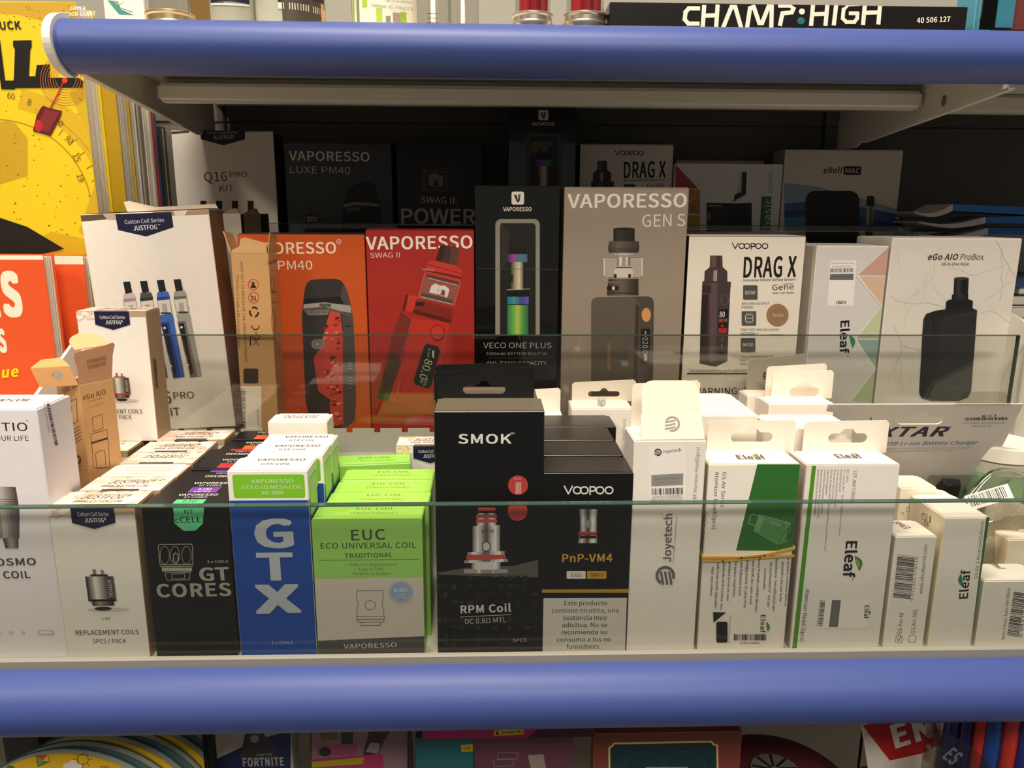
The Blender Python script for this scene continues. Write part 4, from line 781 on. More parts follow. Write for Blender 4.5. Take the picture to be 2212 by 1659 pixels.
# black boxes with a window frame
def veco(b, M=None, mid=True):
    b.M = M; b.face('front'); b.RR(1105, 414, 1132, 442, 4, 'E4DCCC', 'logo'); b.P([(1110, 421), (1116, 421), (1119, 433), (1120, 420), (1123, 419), (1121, 437), (1117, 437)], '1A1A1B', 'logo'); b.L([(1124, 419), (1122, 434)], 1.3, '1A1A1B', 'logo'); b.T('VAPORESSO', 1087, 456, 1148, 456, 8.5, 'E0D8C8', .03)
    if mid:
        b.P([(1070, 723), (1070, 484), (1073, 477), (1080, 473), (1156, 473), (1163, 477), (1166, 484), (1166, 723)], '8E8A7C', 'window'); b.P([(1080, 722), (1080, 488), (1083, 482), (1153, 482), (1157, 488), (1157, 722)], '1E1D1A', 'window')
        b.P([(1082, 484), (1100, 500), (1096, 560), (1082, 590)], '2E2D28', 'window')
    else: b.RR(1072, 478, 1166, 720, 12, '4A4C4C', 'window'); b.RR(1082, 486, 1156, 718, 8, '303232', 'window'); b.P([(1088, 500), (1150, 500), (1120, 530)], '5A5C5C', 'window'); b.E(1095, 515, 12, 16, '6A6438', 'window', 14)
    b.R(1101, 533, 1137, 548, '141516'); b.G([(1097, 549), (1139, 549), (1139, 566), (1097, 566)], ['5A2A6A', '9A4AA8', '3A8A7A', '6A5A9A'], 8); b.G([(1104, 566), (1130, 566), (1130, 626), (1104, 626)], ['4A4238', 'A89A80', 'D8CCB0', '6A6050'], 8)
    b.P([(1102, 595), (1108, 592), (1108, 612), (1103, 606)], '1A1A1A'); b.L([(1095, 626), (1144, 624)], 1.2, 'B9B4A4'); b.R(1094, 628, 1143, 640, '101112'); b.G([(1096, 641), (1142, 641), (1142, 657), (1096, 657)], ['2A6AA8', '3E9A8A', '4A4AA0', '7A5AB0'], 8); b.G([(1096, 659), (1141, 659), (1141, 722), (1096, 722)], ['3E7A4A', '5AAE5A', 'B8C850', '4E9A50', '3A6A48'], 12)
    if mid: b.T('VECO ONE PLUS', 1044, 752, 1191, 752, 12, 'A9A694', -.005); b.T('3300mAh BATTERY BULIT-IN', 1050, 767, 1181, 767, 6, 'B4B09E', .006); b.L([(1056, 773), (1196, 773)], .7, '5A584E'); b.T('4ML TANK CAPACITY', 1050, 788, 1181, 788, 7.5, 'B4B09E', .0); b.L([(1030, 580), (1208, 582)], .6, '5A5238')
    b.M = None
b = Box('kit_box', 'tall black film-wrapped kit box with window and rainbow device, beside the red box', (1026, 402), (1210, 403), Y2, Z2, d=.032, c='100F0E', gloss=(.18, 0, .5, 0, .35, .6)); veco(b); b.done()
# taupe kit box
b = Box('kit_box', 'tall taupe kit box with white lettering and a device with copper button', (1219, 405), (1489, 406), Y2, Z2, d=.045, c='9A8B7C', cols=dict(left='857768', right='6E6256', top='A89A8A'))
b.face('front'); b.T('VAPORESSO', 1227, 449, 1482, 447, 29, 'EDE3D4', .03); b.T('GEN S', 1387, 490, 1480, 488, 26, 'E4DACA', -.004)
b.G([(1325, 494), (1371, 494), (1371, 522), (1325, 522)], ['241F1D', '3A3432', '2A2523', '1E1A18'], 8); b.E(1348, 494, 23, 2.5, '1A1716'); b.G([(1316, 521), (1380, 521), (1381, 535), (1313, 535)], ['4A423C', '6A625A', '544C45', '3E3731'], 8); b.G([(1313, 535), (1381, 535), (1379, 546), (1315, 546)], ['3E3731', '5E554D', '463E38', '342E29'], 8); b.G([(1315, 546), (1379, 546), (1379, 552), (1315, 552)], ['8A8078', 'C9C0B4', '8A8078'], 6)
b.P([(1304, 558), (1309, 554), (1384, 554), (1388, 558), (1388, 594), (1378, 602), (1314, 602), (1304, 594)], 'B0A494'); b.L([(1305, 558), (1305, 595)], 2, 'E4DCD0'); b.L([(1387, 558), (1387, 595)], 2, 'E4DCD0'); b.L([(1306, 556), (1386, 556)], 1.2, '6A6058'); b.L([(1314, 600), (1378, 600)], 1.6, '5A5048')
b.G([(1333, 555), (1361, 555), (1361, 574), (1333, 574)], ['6A625A', 'EEEAE2', '8A8278', 'D8D2C8', '4A443E'], 10); b.P([(1331, 578), (1363, 578), (1367, 586), (1366, 600), (1326, 600), (1326, 586)], 'D0C8BC'); b.R(1326, 592, 1332, 600, '241F1D'); b.R(1357, 592, 1363, 600, '241F1D'); b.L([(1331, 578), (1364, 578)], 2, '4A443E')
b.G([(1314, 602), (1379, 602), (1379, 638), (1311, 638)], ['38322D', '5A524A', '6A6058', '463E38', '302A26'], 12); b.T('VAPORESSO', 1312, 612, 1339, 612, 4.5, 'B9813E', .02); b.R(1311, 618, 1335, 627, '1A1715'); b.R(1322, 619, 1328, 626, 'D8D0C4'); b.R(1311, 632, 1379, 634, '2A2521')
b.P([(1277, 860), (1277, 655), (1280, 646), (1288, 642), (1398, 640), (1408, 643), (1412, 652), (1410, 860)], '564E46'); b.P([(1277, 860), (1277, 655), (1280, 646), (1288, 642), (1362, 641), (1370, 646), (1373, 656), (1369, 760), (1366, 860)], '5F564D'); b.P([(1366, 642), (1398, 640), (1408, 643), (1412, 652), (1410, 860), (1382, 860), (1382, 660), (1376, 648)], '4A433C')
b.P([(1373, 656), (1380, 662), (1378, 860), (1366, 860)], '3A342F')
b.E(1396, 680, 10.5, 15.5, 'A0703E', n=26); b.E(1396, 680, 9.5, 14.5, 'D49A62', n=26); b.RR(1384, 710, 1404, 787, 3, '161514'); b.T('220.0', 1388, 729, 1388, 764, 11, 'C4BEB4', .0); b.T('W', 1388, 766, 1388, 771, 5, 'C4BEB4'); b.R(1391, 764, 1398, 779, 'C4BEB4'); b.L([(1394, 716), (1394, 728)], 3, '9A948A'); b.T('VAPORESSO', 1312, 740, 1312, 800, 6, 'C08A4A', .02); b.arc(1392, 807, 5, 6, 1.6, '2A2521'); b.arc(1391, 825, 5, 6, 1.6, '2A2521'); b.done()
# white device boxes
def dragx(b, M=None, full=True):
    b.M = M; b.face('front'); voopoo(b, 1581, 1661, 538, 13, '1E1A18'); b.T('DRAG X', 1606, 599, 1718, 597, 43, '1C1816', .035); b.T('Innovative Infinite Airflow System', 1605, 608, 1717, 606, 5.5, '2A2624', .015); b.T('Gene', 1668, 627, 1714, 625, 12, '2A2624', .0); b.L([(1692, 615), (1700, 613), (1713, 613)], 1, '2A2624')
    b.G([(1534, 552), (1560, 552), (1561, 580), (1533, 580)], ['4A3A36', '6E5A54', '3A2C28', '5A4640'], 8); b.P([(1533, 577), (1561, 577), (1571, 586), (1571, 610), (1521, 610), (1522, 586)], '46363A'); b.G([(1541, 584), (1549, 584), (1548, 609), (1540, 609)], ['8A7A74', 'B9A9A2'], 3)
    b.P([(1517, 609), (1520, 607), (1553, 607), (1579, 609), (1577, 632), (1574, 700), (1571, 780), (1545, 792), (1511, 785), (1513, 700)], '44363A'); b.P([(1517, 637), (1531, 637), (1530, 780), (1512, 780), (1513, 700)], '261E1E'); b.P([(1533, 612), (1550, 612), (1546, 788), (1531, 784), (1534, 680)], '5A4A4C'); b.P([(1517, 616), (1536, 618), (1536, 632), (1517, 631)], '2E2426')
    if full:
        b.L([(1531, 638), (1526, 778)], .8, '8A3A30'); b.arc(1565, 647, 8, 11, 1.2, '6E5E60'); b.P([(1553, 668), (1573, 667), (1571, 722), (1551, 721)], '151213'); b.T('80', 1554, 685, 1565, 685, 12, 'E4E0DC', .02); b.R(1553, 688, 1561, 696, 'B4362E'); b.R(1563, 688, 1571, 695, '6A5A5A'); b.R(1552, 708, 1570, 720, '9E2E28'); b.P([(1556, 706), (1560, 700), (1564, 706)], 'B4362E')
        b.arc(1562, 733, 3, 4, 1, 'A89A9A', 'picture', 90, 270, 8); b.arc(1561, 748, 3, 4, 1, 'A89A9A', 'picture', 90, 270, 8); b.RR(1553, 759, 1568, 766, 2, '1E1618'); b.T('VOOPOO', 1535, 746, 1535, 779, 5, '8A7A7C')
        b.T('GENE CHIP INSIDE', 1668, 635, 1715, 634, 4.2, '6A6460', .01); b.RR(1605, 616, 1636, 647, 2, '4E5250'); b.T('80W', 1609, 636, 1631, 636, 8, 'D5D0C4', .01); b.T('80W MAX OUTPUT', 1602, 658, 1662, 658, 5, '6A6460'); b.T('POWER', 1602, 666, 1626, 666, 5, '6A6460')
        b.RR(1602, 672, 1633, 703, 2, '4E5250'); b.RR(1609, 679, 1627, 696, 4, 'C9C4B8'); b.RR(1610.5, 680.5, 1625.5, 694.5, 3, '4E5250'); b.T('Gene', 1610, 689, 1626, 689, 4.5, 'D5D0C4', .01)
        for k in range(4): b.L([(1612+k*4, 675), (1612+k*4, 679)], .8, 'C9C4B8'); b.L([(1612+k*4, 696), (1612+k*4, 700)], .8, 'C9C4B8')
        b.T('FIRE FAST AND ACCURATE', 1600, 714, 1682, 714, 4.8, '6A6460'); b.T('EXTREMELY', 1600, 722, 1638, 722, 4.8, '6A6460'); b.RR(1600, 730, 1631, 760, 2, '4E5250'); b.T('MOD', 1604, 748, 1627, 748, 7.5, 'D5D0C4', .015); b.T('THIS POWERHOUSE OF', 1598, 773, 1670, 772, 4.8, '6A6460'); b.T('MOD THE', 1598, 780, 1626, 780, 4.8, '6A6460'); b.T('AND', 1598, 788, 1613, 788, 4.8, '6A6460')
        b.E(1679, 680, 23.5, 24, '9A7658', 'round_badge', 32); b.arc(1679, 680, 19, 19.5, .7, 'B8987C', 'round_badge'); b.T('Retro', 1668, 684, 1691, 684, 7, 'DCC8B0', .01)
        b.T('The following warning applies when the product', 1488, 803, 1640, 802, 5.5, '4A4644'); b.R(1484, 805, 1742, 808, '1E1B1A', 'warning_panel'); b.T('WARNING: This', 1496, 852, 1645, 850, 14, '26221F', .015)
    else: b.RR(1605, 616, 1636, 625, 2, '4E5250')
    b.M = None
b = Box('kit_box', 'white kit box with bold black lettering and round bronze badge', (1488, 510), (1742, 509), Y2, Z2, d=.038, c='ECE3D4', cols=dict(left='2A2826', top='F4ECDE')); dragx(b); b.done()
b = Box('kit_box', 'white kit box with pastel triangles and sideways lettering, left of the marbled box', (1765, 532), (1921, 530), Y2-.0002, Z2, d=.050, c='DAD6D2', cols=dict(left='F4EEE4', top='F2ECE2'))
b.face('front')
b.P([(1920, 534), (1916, 595), (1854, 594)], 'CFA294', 'triangles'); b.P([(1854, 597), (1915, 598), (1909, 658)], 'DDBCA0', 'triangles'); b.P([(1906, 663), (1916, 672), (1903, 718), (1855, 720)], 'C3CFA4', 'triangles'); b.P([(1847, 730), (1903, 731), (1902, 722), (1856, 721)], 'A9B890', 'triangles'); b.P([(1848, 734), (1903, 735), (1900, 793)], '96B4AC', 'triangles'); b.P([(1895, 802), (1896, 870), (1838, 866)], 'B4C49C', 'triangles')
b.L([(1853, 596), (1908, 662), (1848, 731), (1898, 798), (1836, 868)], 3, 'EDE9E3', 'triangles'); b.L([(1850, 598), (1904, 663)], 1, 'B9B5B4', 'triangles')
b.P([(1794, 563), (1850, 562), (1843, 661), (1787, 660)], 'F2EEE8', 'sticker'); b.T('http://www.eleafworld.com', 1845, 567, 1795, 567, 3.5, '6A6664'); b.T('S/N:2103230803', 1840, 574, 1798, 574, 3.5, '6A6664'); b.bars(1794, 589, 1843, 588, 9, seed=50, n=30); b.P([(1793, 592), (1844, 591), (1843, 605), (1792, 605)], '6E7070', 'sticker'); b.T('Scratch Check', 1838, 596, 1798, 597, 4, '4A4A4A'); b.T('Eleaf', 1826, 647, 1810, 648, -.1, '2A2624', .02) if False else b.T('Eleaf', 1827, 650, 1806, 650, 6, '2A2624', .03); leaf(b, (1808, 656), (1822, 653), 2)
b.T('Eleaf', 1816, 694, 1814, 763, 18, '1E1A1C', .045); leaf(b, (1842, 752), (1834, 722), 9, '2E8A6E'); b.T('™', 1828, 766, 1828, 771, 4, '4A4644'); b.done()
b = Box('kit_box', 'marble-veined white kit box with a black device picture, right end of middle row', (1928, 515), (2209, 512), Y2-.0002, Z2, d=.052, c='E2DBD0', cols=dict(left='F6F0E6', top='F6F0E6'))
b.face('front'); rr = random.Random(11)
def vein(x, y, a, L_, w):
    pts = [(x, y)]
    for k in range(int(L_)):
        a += rr.uniform(-.5, .5); x += math.cos(a)*13; y += math.sin(a)*13
        if not (1912 < x < 2200 and 522 < y < 870): break
        pts.append((x, y))
        if rr.random() < .16 and w > .9: vein(x, y, a+rr.choice((-1, 1)), L_*.5, w*.7)
    b.L(pts, w, 'D6CFC3', 'marble_veins')
for x, y, a in ((1935, 520, 1.2), (2050, 520, 1.8), (2195, 560, 2.6), (1925, 640, .3), (2195, 700, 2.9), (1930, 700, .9), (2150, 520, 1.3), (2020, 860, -1.8)): vein(x, y, a, 12, 1.2)
b.T('eGo AIO', 2004, 561, 2068, 561, 12.5, '4A4644', .03, .2); b.T('ProBox', 2073, 561, 2125, 561, 12.5, '6A6460', -.002, .2); b.T('All-in-One Style', 2033, 573, 2092, 573, 6, '6A6460', .008)
b.G([(2061, 601), (2092, 601), (2090, 640), (2059, 640)], ['1E1E20', '3A3A3C', '161618', '2A2A2C'], 8); b.E(2076, 601, 15.5, 2.8, '3A3A3C'); b.G([(2056, 636), (2091, 636), (2090, 650), (2055, 650)], ['1A1A1C', '38383A', '161618'], 6); b.P([(2043, 652), (2049, 647), (2092, 646), (2101, 650), (2099, 676), (2041, 684)], '1C1C1E'); b.P([(2041, 668), (2041, 684), (2030, 690), (2009, 679), (2020, 671)], '4A4A4E')
b.P([(1994, 690), (2000, 678), (2020, 671), (2041, 668), (2099, 665), (2110, 670), (2108, 700), (2106, 730), (2097, 845), (2090, 858), (2070, 866), (2010, 866), (1990, 860), (1985, 848), (1992, 720)], '232325'); b.P([(2030, 692), (2041, 684), (2110, 669), (2108, 700), (2097, 845), (2090, 858), (2070, 866), (2014, 866), (2024, 715)], '2B2B2C'); b.L([(2028, 700), (2018, 864)], 1.2, '161618'); b.L([(2027, 694), (2108, 674)], 1, '3E3E42'); b.arc(2003, 706, 8, 14, 1.5, '3A3A3E'); b.T('eGo AIO', 2048, 843, 2072, 837, 4, '6A6866'); b.done()

# ================================================================ rear row (in shade)
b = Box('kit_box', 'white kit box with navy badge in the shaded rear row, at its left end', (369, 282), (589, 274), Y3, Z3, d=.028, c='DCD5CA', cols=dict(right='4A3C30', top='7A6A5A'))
q16(b, None) if False else None
sx = 220/277; MM = lambda x, y: (369+(x-172)*sx-(y-464)*.055, 283+(y-464)*sx-(x-172)*.005)
b.face('front'); b.P([(370, 284), (410, 281), (408, 287), (370, 290)], '4A3E34', 'cotton_print'); b.P([(520, 277), (588, 275), (588, 284), (522, 286)], '8A7460', 'cotton_print')
b.P([(432, 275), (529, 273), (529, 301), (483, 314), (434, 301)], NAVY, 'badge'); b.T('Cotton Coil Series', 447, 290, 514, 289, 6.5, 'A9A6B0'); b.T('JUSTFOG®', 461, 301, 507, 300, 8, 'BEBBC4', .02)
b.T('Q16', 442, 392, 491, 391, 20, '2A2826', .0); b.T('PRO', 497, 383, 534, 382, 12, '34322F', -.002); b.T('KIT', 475, 414, 505, 413, 14, '2A2826')
for x in (433, 467, 501, 535): b.R(x, 434, x+13, 456, '1A1C1B'); b.RR(x-2, 456, x+16, 475, 3, '34322F')
b.done()
for i, (px, pw) in enumerate(((478, 520), (521, 561))):
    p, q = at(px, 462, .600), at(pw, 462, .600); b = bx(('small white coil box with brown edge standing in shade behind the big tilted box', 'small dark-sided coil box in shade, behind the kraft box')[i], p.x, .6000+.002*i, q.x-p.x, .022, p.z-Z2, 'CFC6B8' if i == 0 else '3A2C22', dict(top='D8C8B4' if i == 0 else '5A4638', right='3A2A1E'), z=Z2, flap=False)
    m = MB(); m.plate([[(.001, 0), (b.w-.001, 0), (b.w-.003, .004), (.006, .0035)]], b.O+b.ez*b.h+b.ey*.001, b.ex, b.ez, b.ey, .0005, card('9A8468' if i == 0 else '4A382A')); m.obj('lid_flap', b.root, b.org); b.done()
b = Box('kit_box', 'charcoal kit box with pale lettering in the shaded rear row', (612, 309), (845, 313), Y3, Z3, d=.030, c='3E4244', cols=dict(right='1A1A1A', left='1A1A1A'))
b.face('front'); b.T('VAPORESSO', 625, 346, 798, 349, 20, 'E0D8CC', .025); b.T('LUXE PM40', 627, 374, 757, 376, 15.5, 'C4BDB2', -.003); b.arc(803, 327, 4, 4, .8, '6A6660', 'logo')
b.P([(738, 520), (740, 440), (752, 410), (772, 395), (800, 393), (812, 402), (822, 440), (826, 520)], '202223'); b.P([(741, 441), (770, 436), (800, 438), (819, 441), (820, 447), (800, 445), (770, 443), (742, 448)], '7E807C'); b.P([(746, 448), (780, 446), (778, 455), (748, 457)], '505350'); b.E(670, 474, 16, 15, '2A2D2F'); b.arc(670, 474, 15, 14, .8, '5A5D5C'); b.RR(656, 468, 684, 478, 4, '9A9C96'); b.E(661, 473, 4, 4, '2A2D2F')
for x in (668, 673, 678): b.R(x, 470, x+3, 476, '2A2D2F')
b.done()
b = Box('kit_box', 'black kit box with tall grey lettering in the shaded rear row', (855, 305), (1041, 307), Y3, Z3, d=.030, c='1C1C1E')
b.face('front'); b.P([(918, 356), (932, 342), (950, 344), (955, 360)], '2E2C2C'); b.G([(912, 366), (968, 368), (966, 412), (912, 410)], ['5A5654', '2A2828', '343232', '2E2C2C', '4A4644'], 10); b.P([(926, 378), (940, 374), (958, 382), (956, 404), (926, 402)], '7A7672'); b.P([(938, 392), (944, 388), (948, 402), (936, 402)], '2A2828')
for y in (362, 370, 410): b.L([(916, y), (966, y+2)], 1.2, '5A5654')
b.T('SWAG II:', 909, 438, 987, 440, 13.5, 'C9C3BA', .0); b.T('POWER', 868, 482, 1026, 483, 31, 'B4AEA6', .03); b.done()
b = Box('kit_box', 'tall black film-wrapped kit box with a window, tallest in the shaded rear row', (1099, 228), (1246, 229), Y3-.012, Z3, d=.034, c='111112', gloss=(.22, 0, .5, 0, .35, .6)); s2 = 147/184; veco(b, lambda x, y: (1100+(x-1026)*s2, 228+(y-402)*s2), False); b.done()
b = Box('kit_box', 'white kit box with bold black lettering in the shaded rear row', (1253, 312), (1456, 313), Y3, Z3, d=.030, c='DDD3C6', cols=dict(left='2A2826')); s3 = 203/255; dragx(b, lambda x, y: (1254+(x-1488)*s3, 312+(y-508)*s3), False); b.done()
b = Box('kit_box', 'white kit box with red corner triangle and sideways green word, rear row', (1458, 354), (1692, 354), Y3-.004, Z3, d=.030, c='D8D4D0')
b.face('front'); b.P([(1459, 355), (1508, 407), (1459, 407)], 'A83C38', 'triangles'); b.P([(1488, 408), (1512, 410), (1512, 420), (1488, 436)], 'B9803C', 'triangles'); b.P([(1488, 438), (1512, 420), (1512, 462), (1488, 462)], 'B07A3A', 'triangles'); b.P([(1488, 465), (1512, 465), (1512, 500), (1470, 500), (1470, 465)], 'A89234', 'triangles'); b.T('A', 1490, 461, 1505, 461, 17, '8A5A2A', .02)
b.P([(1597, 372), (1613, 371), (1611, 420), (1590, 432), (1584, 438), (1587, 420), (1593, 418)], '2A2C2E'); b.P([(1596, 373), (1603, 372), (1601, 416), (1594, 416)], 'B9BCBE'); b.G([(1526, 438), (1624, 440), (1624, 500), (1526, 500)], ['1A1B1D', '2E3032', '141517', '1E2022'], 8); b.P([(1526, 438), (1560, 441), (1624, 438), (1624, 446), (1526, 446)], '0E0F10'); b.E(1531, 468, 4, 10, '6A6C6E'); b.L([(1528, 444), (1560, 445)], 1.5, 'A9ABAD')
b.P([(1645, 425), (1667, 424), (1664, 497), (1641, 497)], '2A6A3C', 'green_panel'); b.T('basic', 1664, 492, 1667, 428, 15, 'C9C8C0', .01); b.T('2300mAh', 1668, 418, 1669, 372, 9, '3A7A4A', .0); b.done()
b = bx('plain grey-topped box barely seen behind the box with the red triangle', at(1457, 342, .690).x+.004, .6985, .078, .010, .0465+.087, 'B4AEA6', z=Z3, flap=False, name='kit_box'); b.done()
b = Box('kit_box', 'white kit box with blue swooshes and rounded black slab, right end of rear row', (1696, 324), (1952, 325), Y3+.003, Z3, d=.028, c='D5C9B8', cols=dict(left='A9A4A0', top='DDD3C4'))
b.face('front'); b.P([(1694, 395), (1760, 402), (1850, 425), (1946, 452), (1944, 500), (1694, 500)], '8AA0B4', 'swoosh'); b.P([(1694, 440), (1740, 436), (1850, 445), (1946, 462), (1944, 500), (1694, 500)], '3E5A8E', 'swoosh'); b.P([(1694, 455), (1780, 452), (1944, 485), (1944, 500), (1694, 500)], '2E3E6E', 'swoosh'); b.P([(1694, 470), (1740, 468), (1840, 490), (1694, 500)], '3A7A8E', 'swoosh')
b.T('eRoll', 1779, 374, 1818, 374, 12, '1E1C1C', .03, .1); b.RR(1822, 359, 1860, 378, 3, '1A1818', 'logo'); b.T('MAC', 1825, 374, 1857, 374, 11, 'D8D0C4', .0, .1)
b.RR(1740, 412, 1856, 530, 20, '151516'); b.RR(1872, 423, 1889, 448, 5, '1E1E20'); b.G([(1871, 445), (1887, 445), (1885, 490), (1869, 490)], ['6A6664', 'B9B4AE', '4A4644', 'A49E98'], 6); b.R(1869, 486, 1885, 520, '1A1A1C'); b.done()
# ================================================================ kraft box and magazines on the left
b = kraftbox('coil_box', 'opened brown kraft box with two raised flaps, near the left edge', (170, 832), (236, 823), .4180, Z0, .0210, yaw=60, w=.0205)
b.face('front'); b.T('eGo AIO', 180, 865, 229, 851, 11, '3A2A1C', .02); b.T('All-in-One Style', 189, 870, 223, 861, 4, '6A4E34'); b.T('Simple Version', 188, 884, 225, 872, 5, '7A8A4A')
for pts in ([(199, 902), (220, 895), (223, 925), (202, 932)], [(196, 938), (231, 928), (232, 945), (197, 956)], [(198, 958), (233, 948), (237, 1010), (202, 1010)], [(206, 980), (214, 974), (226, 973), (229, 1010), (209, 1012)]): b.L(pts, 1, '4A3826', close=True)
b.L([(197, 958), (232, 947)], 2.4, '3A2A1C'); b.face('left'); b.L([(145, 870), (165, 861), (168, 910), (149, 920)], 1, '5A4630', close=True)
for k in range(5): b.P([(148, 882+k*7), (155, 878+k*7), (154, 885+k*7)], '3E4A2A', 'logo')
for k in range(5): b.L([(148+k, 935+k*7), (173+k, 920+k*7)], 1.3, '6A4E34')
b.arc(168, 993, 6, 8, 3, '3A2A1C'); b.L([(162, 1012), (177, 1006)], 1.2, '7A5A3A'); b.L([(164, 1020), (178, 1014)], 1.2, '7A5A3A')
E0 = b.O+b.ez*b.h
fu = (b.ez*.985-b.ey*.02+b.ex*.02).normalized()
m = MB(); m.plate([[(.0005, 0), (b.w-.0006, 0), (b.w+.001, .0135), (b.w+.0028, .0190), (b.w+.0015, .0205), (b.w-.003, .0195), (-.0006, .0180), (-.0012, .0160), (.0002, .010)]], E0+b.ey*.0002, b.ex, fu, b.ey, .0006, card('B98A66')); m.obj('raised_flap', b.root, b.org)
b.c = (E0+b.ey*.0001, b.ex, fu, -b.ey, 9, 9); b.T('FORWARD', 187, 787, 228, 777, 8, '6A4838', .0); b.T('THINKING', 188, 799, 227, 789, 8, '6A4838', .0)
m = MB(); P = E0+fu*.0190+b.ey*.0006; m.plate([[(0, 0), (b.w, 0)]+[(b.w/2+b.w/2*math.cos(a), .004+.0075*math.sin(a)) for a in [math.pi*i/12 for i in range(13)]]], P, b.ex, (b.ey*.80+b.ez*.60), b.ez, .0006, card('E8B784')); m.obj('tuck_flap', b.root, b.org)
P = E0+b.ey*b.d; q0, q1 = at(158, 832, .44), at(82, 838, .425); u = V((-1, -.12, -.03)).normalized(); v_ = V((-.22, .15, 1)); v_ = (v_-u*v_.dot(u)).normalized(); n_ = u.cross(v_)
P = b.O+b.ez*b.h-b.ex*.0002; hl = [(.0102+.0028*math.cos(a), .0058+.0026*math.sin(a)) for a in [2*math.pi*i/16 for i in range(16)]]
m = MB(); m.plate([[(0, 0), (.0195, 0), (.0235, .0100), (.0035, .0105)], hl], P, u, v_, n_, .0006, card('C08F5C')); o1 = m.obj('raised_flap', b.root, b.org)
m = MB(); m.plate([[(0, 0), (.0200, 0), (.0170, .0075), (.0075, .0090)]], P+v_*.0102+u*.0035, u, (v_*.55-n_*.83 if n_.y < 0 else v_*.55+n_*.83).normalized(), v_, .0006, card('CF9F68')); m.obj('tuck_flap', b.root, b.org)
m = MB(); m.plate([[(.0, 0), (b.d-.001, 0), (b.d-.004, .0085), (.004, .0075)]], b.O+b.ez*b.h+b.ex*(b.w*.5), b.ey, (b.ez*.5+b.ex*.85), b.ex, .0006, card('D9AB76')); m.obj('dust_flap', b.root, b.org)
b.done()
# magazines
def book(label, x0, x1, Y, z0, z1, t, cover, pages='D8D2C4', edge=True, cat='magazine', name='magazine', group=None):
    """upright book facing the viewer: thin cover, page block with visible leaves, back cover"""
    r = thing(name, ((x0+x1)/2, Y, z0), label, cat, group); g = V(r.location); b = Art(); b.setup(r, V((x0, Y, z0)), V((1, 0, 0)), V((0, 1, 0)), V((0, 0, 1)), x1-x0, t, z1-z0)
    m = MB(); m.box((x0, Y, z0), (x1, Y+.0005, z1), card(cover)); m.obj('front_cover', r, g)
    m = MB(); m.box((x0, Y+t-.0005, z0), (x1, Y+t, z1), card(cover)); m.obj('back_cover', r, g)
    m = MB(); rr = random.Random(int(abs(x1)*9999)); n = max(3, int(t/.0011)); dy = (t-.0014)/n
    for k in range(n): m.box((x0+.001, Y+.0007+k*dy, z0+.001), (x1-.0012-rr.uniform(0, .0009), Y+.0007+(k+.86)*dy, z1-.0012-rr.uniform(0, .0006)), card(rr.choice((pages, 'CFC8B8', 'E0DACC'))))
    o = m.obj('page_block', r, g); o['kind'] = 'stuff'; return b
YM = .575; P1 = at(221, 540, YM); xL = at(-260, 300, YM).x; zt = at(150, 4, YM).z
b = book('thick comic magazine with a yellow dial cover and black block letters, upper left corner', xL, P1.x, YM, Z2+.0001, zt, .0230, 'E0C21E', 'D5CFBE')
b.face('front'); O_ = 'B4911E'; b.P([(-5, 5), (222, 5), (222, 52), (150, 50), (90, 45), (40, 32), (-5, 30)], 'C09A2C', 'cover_print')
b.arc(-12, 470, 262, 262, 44, 'CDA81E', 'cover_print', -78, 26, 60, True); b.arc(-12, 470, 212, 212, 3, 'A88A1C', 'cover_print', -88, 10, 40, True); b.arc(-12, 470, 250, 250, 2, 'A88A1C', 'cover_print', -70, 12, 40, True)
b.P([(150, 200), (222, 190), (222, 545), (170, 500), (205, 400), (190, 290)], 'C8A522', 'cover_print'); b.P([(5, 560), (110, 500), (205, 520), (205, 560)], 'C9A41C', 'cover_print'); b.P([(0, 262), (30, 262), (60, 300), (60, 380), (-5, 400)], 'BE9A22', 'cover_print')
rr = random.Random(3)
for k in range(150):
    x, y = rr.uniform(8, 215), rr.uniform(200, 545) if k > 40 else rr.uniform(8, 60); s_ = rr.uniform(.8, 2.6); b.P([(x-s_, y), (x, y-s_*.7), (x+s_*1.4, y), (x, y+s_*.8)], rr.choice(('8E7418', 'A2851A', '7A6218')), 'cover_print'); b.k -= 1
b.k += 1
for k in range(12): a = math.radians(-60+k*8); b.L([(-12+226*math.cos(a), 470+226*math.sin(a)), (-12+240*math.cos(a), 470+240*math.sin(a))], 2, '8E7418', 'cover_print')
for t, x, y, a in (('8', 62, 221, -68), ('60', 24, 208, -80), ('0', 128, 266, -52), ('92', 145, 300, -40), ('15', 160, 337, -28), ('19', 168, 380, -20), ('7', 100, 240, -60)):
    a = math.radians(a+90+0); w_ = 8*len(t); b.T(t, x-w_/2*math.cos(a), y-w_/2*math.sin(a)+6, x+w_/2*math.cos(a), y+w_/2*math.sin(a)+6, 13, '6E5A1A', .01)
b.T('UCK', 2, 64, 46, 63, 17, '2A2614', .05); b.T('AL', -42, 188, 30, 189, 100, '14120E', .06); b.P([(29, 88), (69, 87), (69, 101), (66, 106), (63, 165), (77, 165), (80, 141), (108, 139), (108, 168), (170, 168), (199, 176), (180, 189), (28, 190), (31, 165), (33, 106), (29, 100)], '14120E', 'lettering')
b.T('SUPER', 152, 22, 186, 23, 8, 'F4EEDC', .04, .2); b.T('PICSOU GEANT', 132, 35, 208, 34, 8.5, 'F4EEDC', .04, .2)
for k in range(7): b.arc(143, 172, 22+k*5.5, 23+k*5.5, 1.1, 'B4683A', 'cover_print', -175 if k else -180, 185, 30, True)
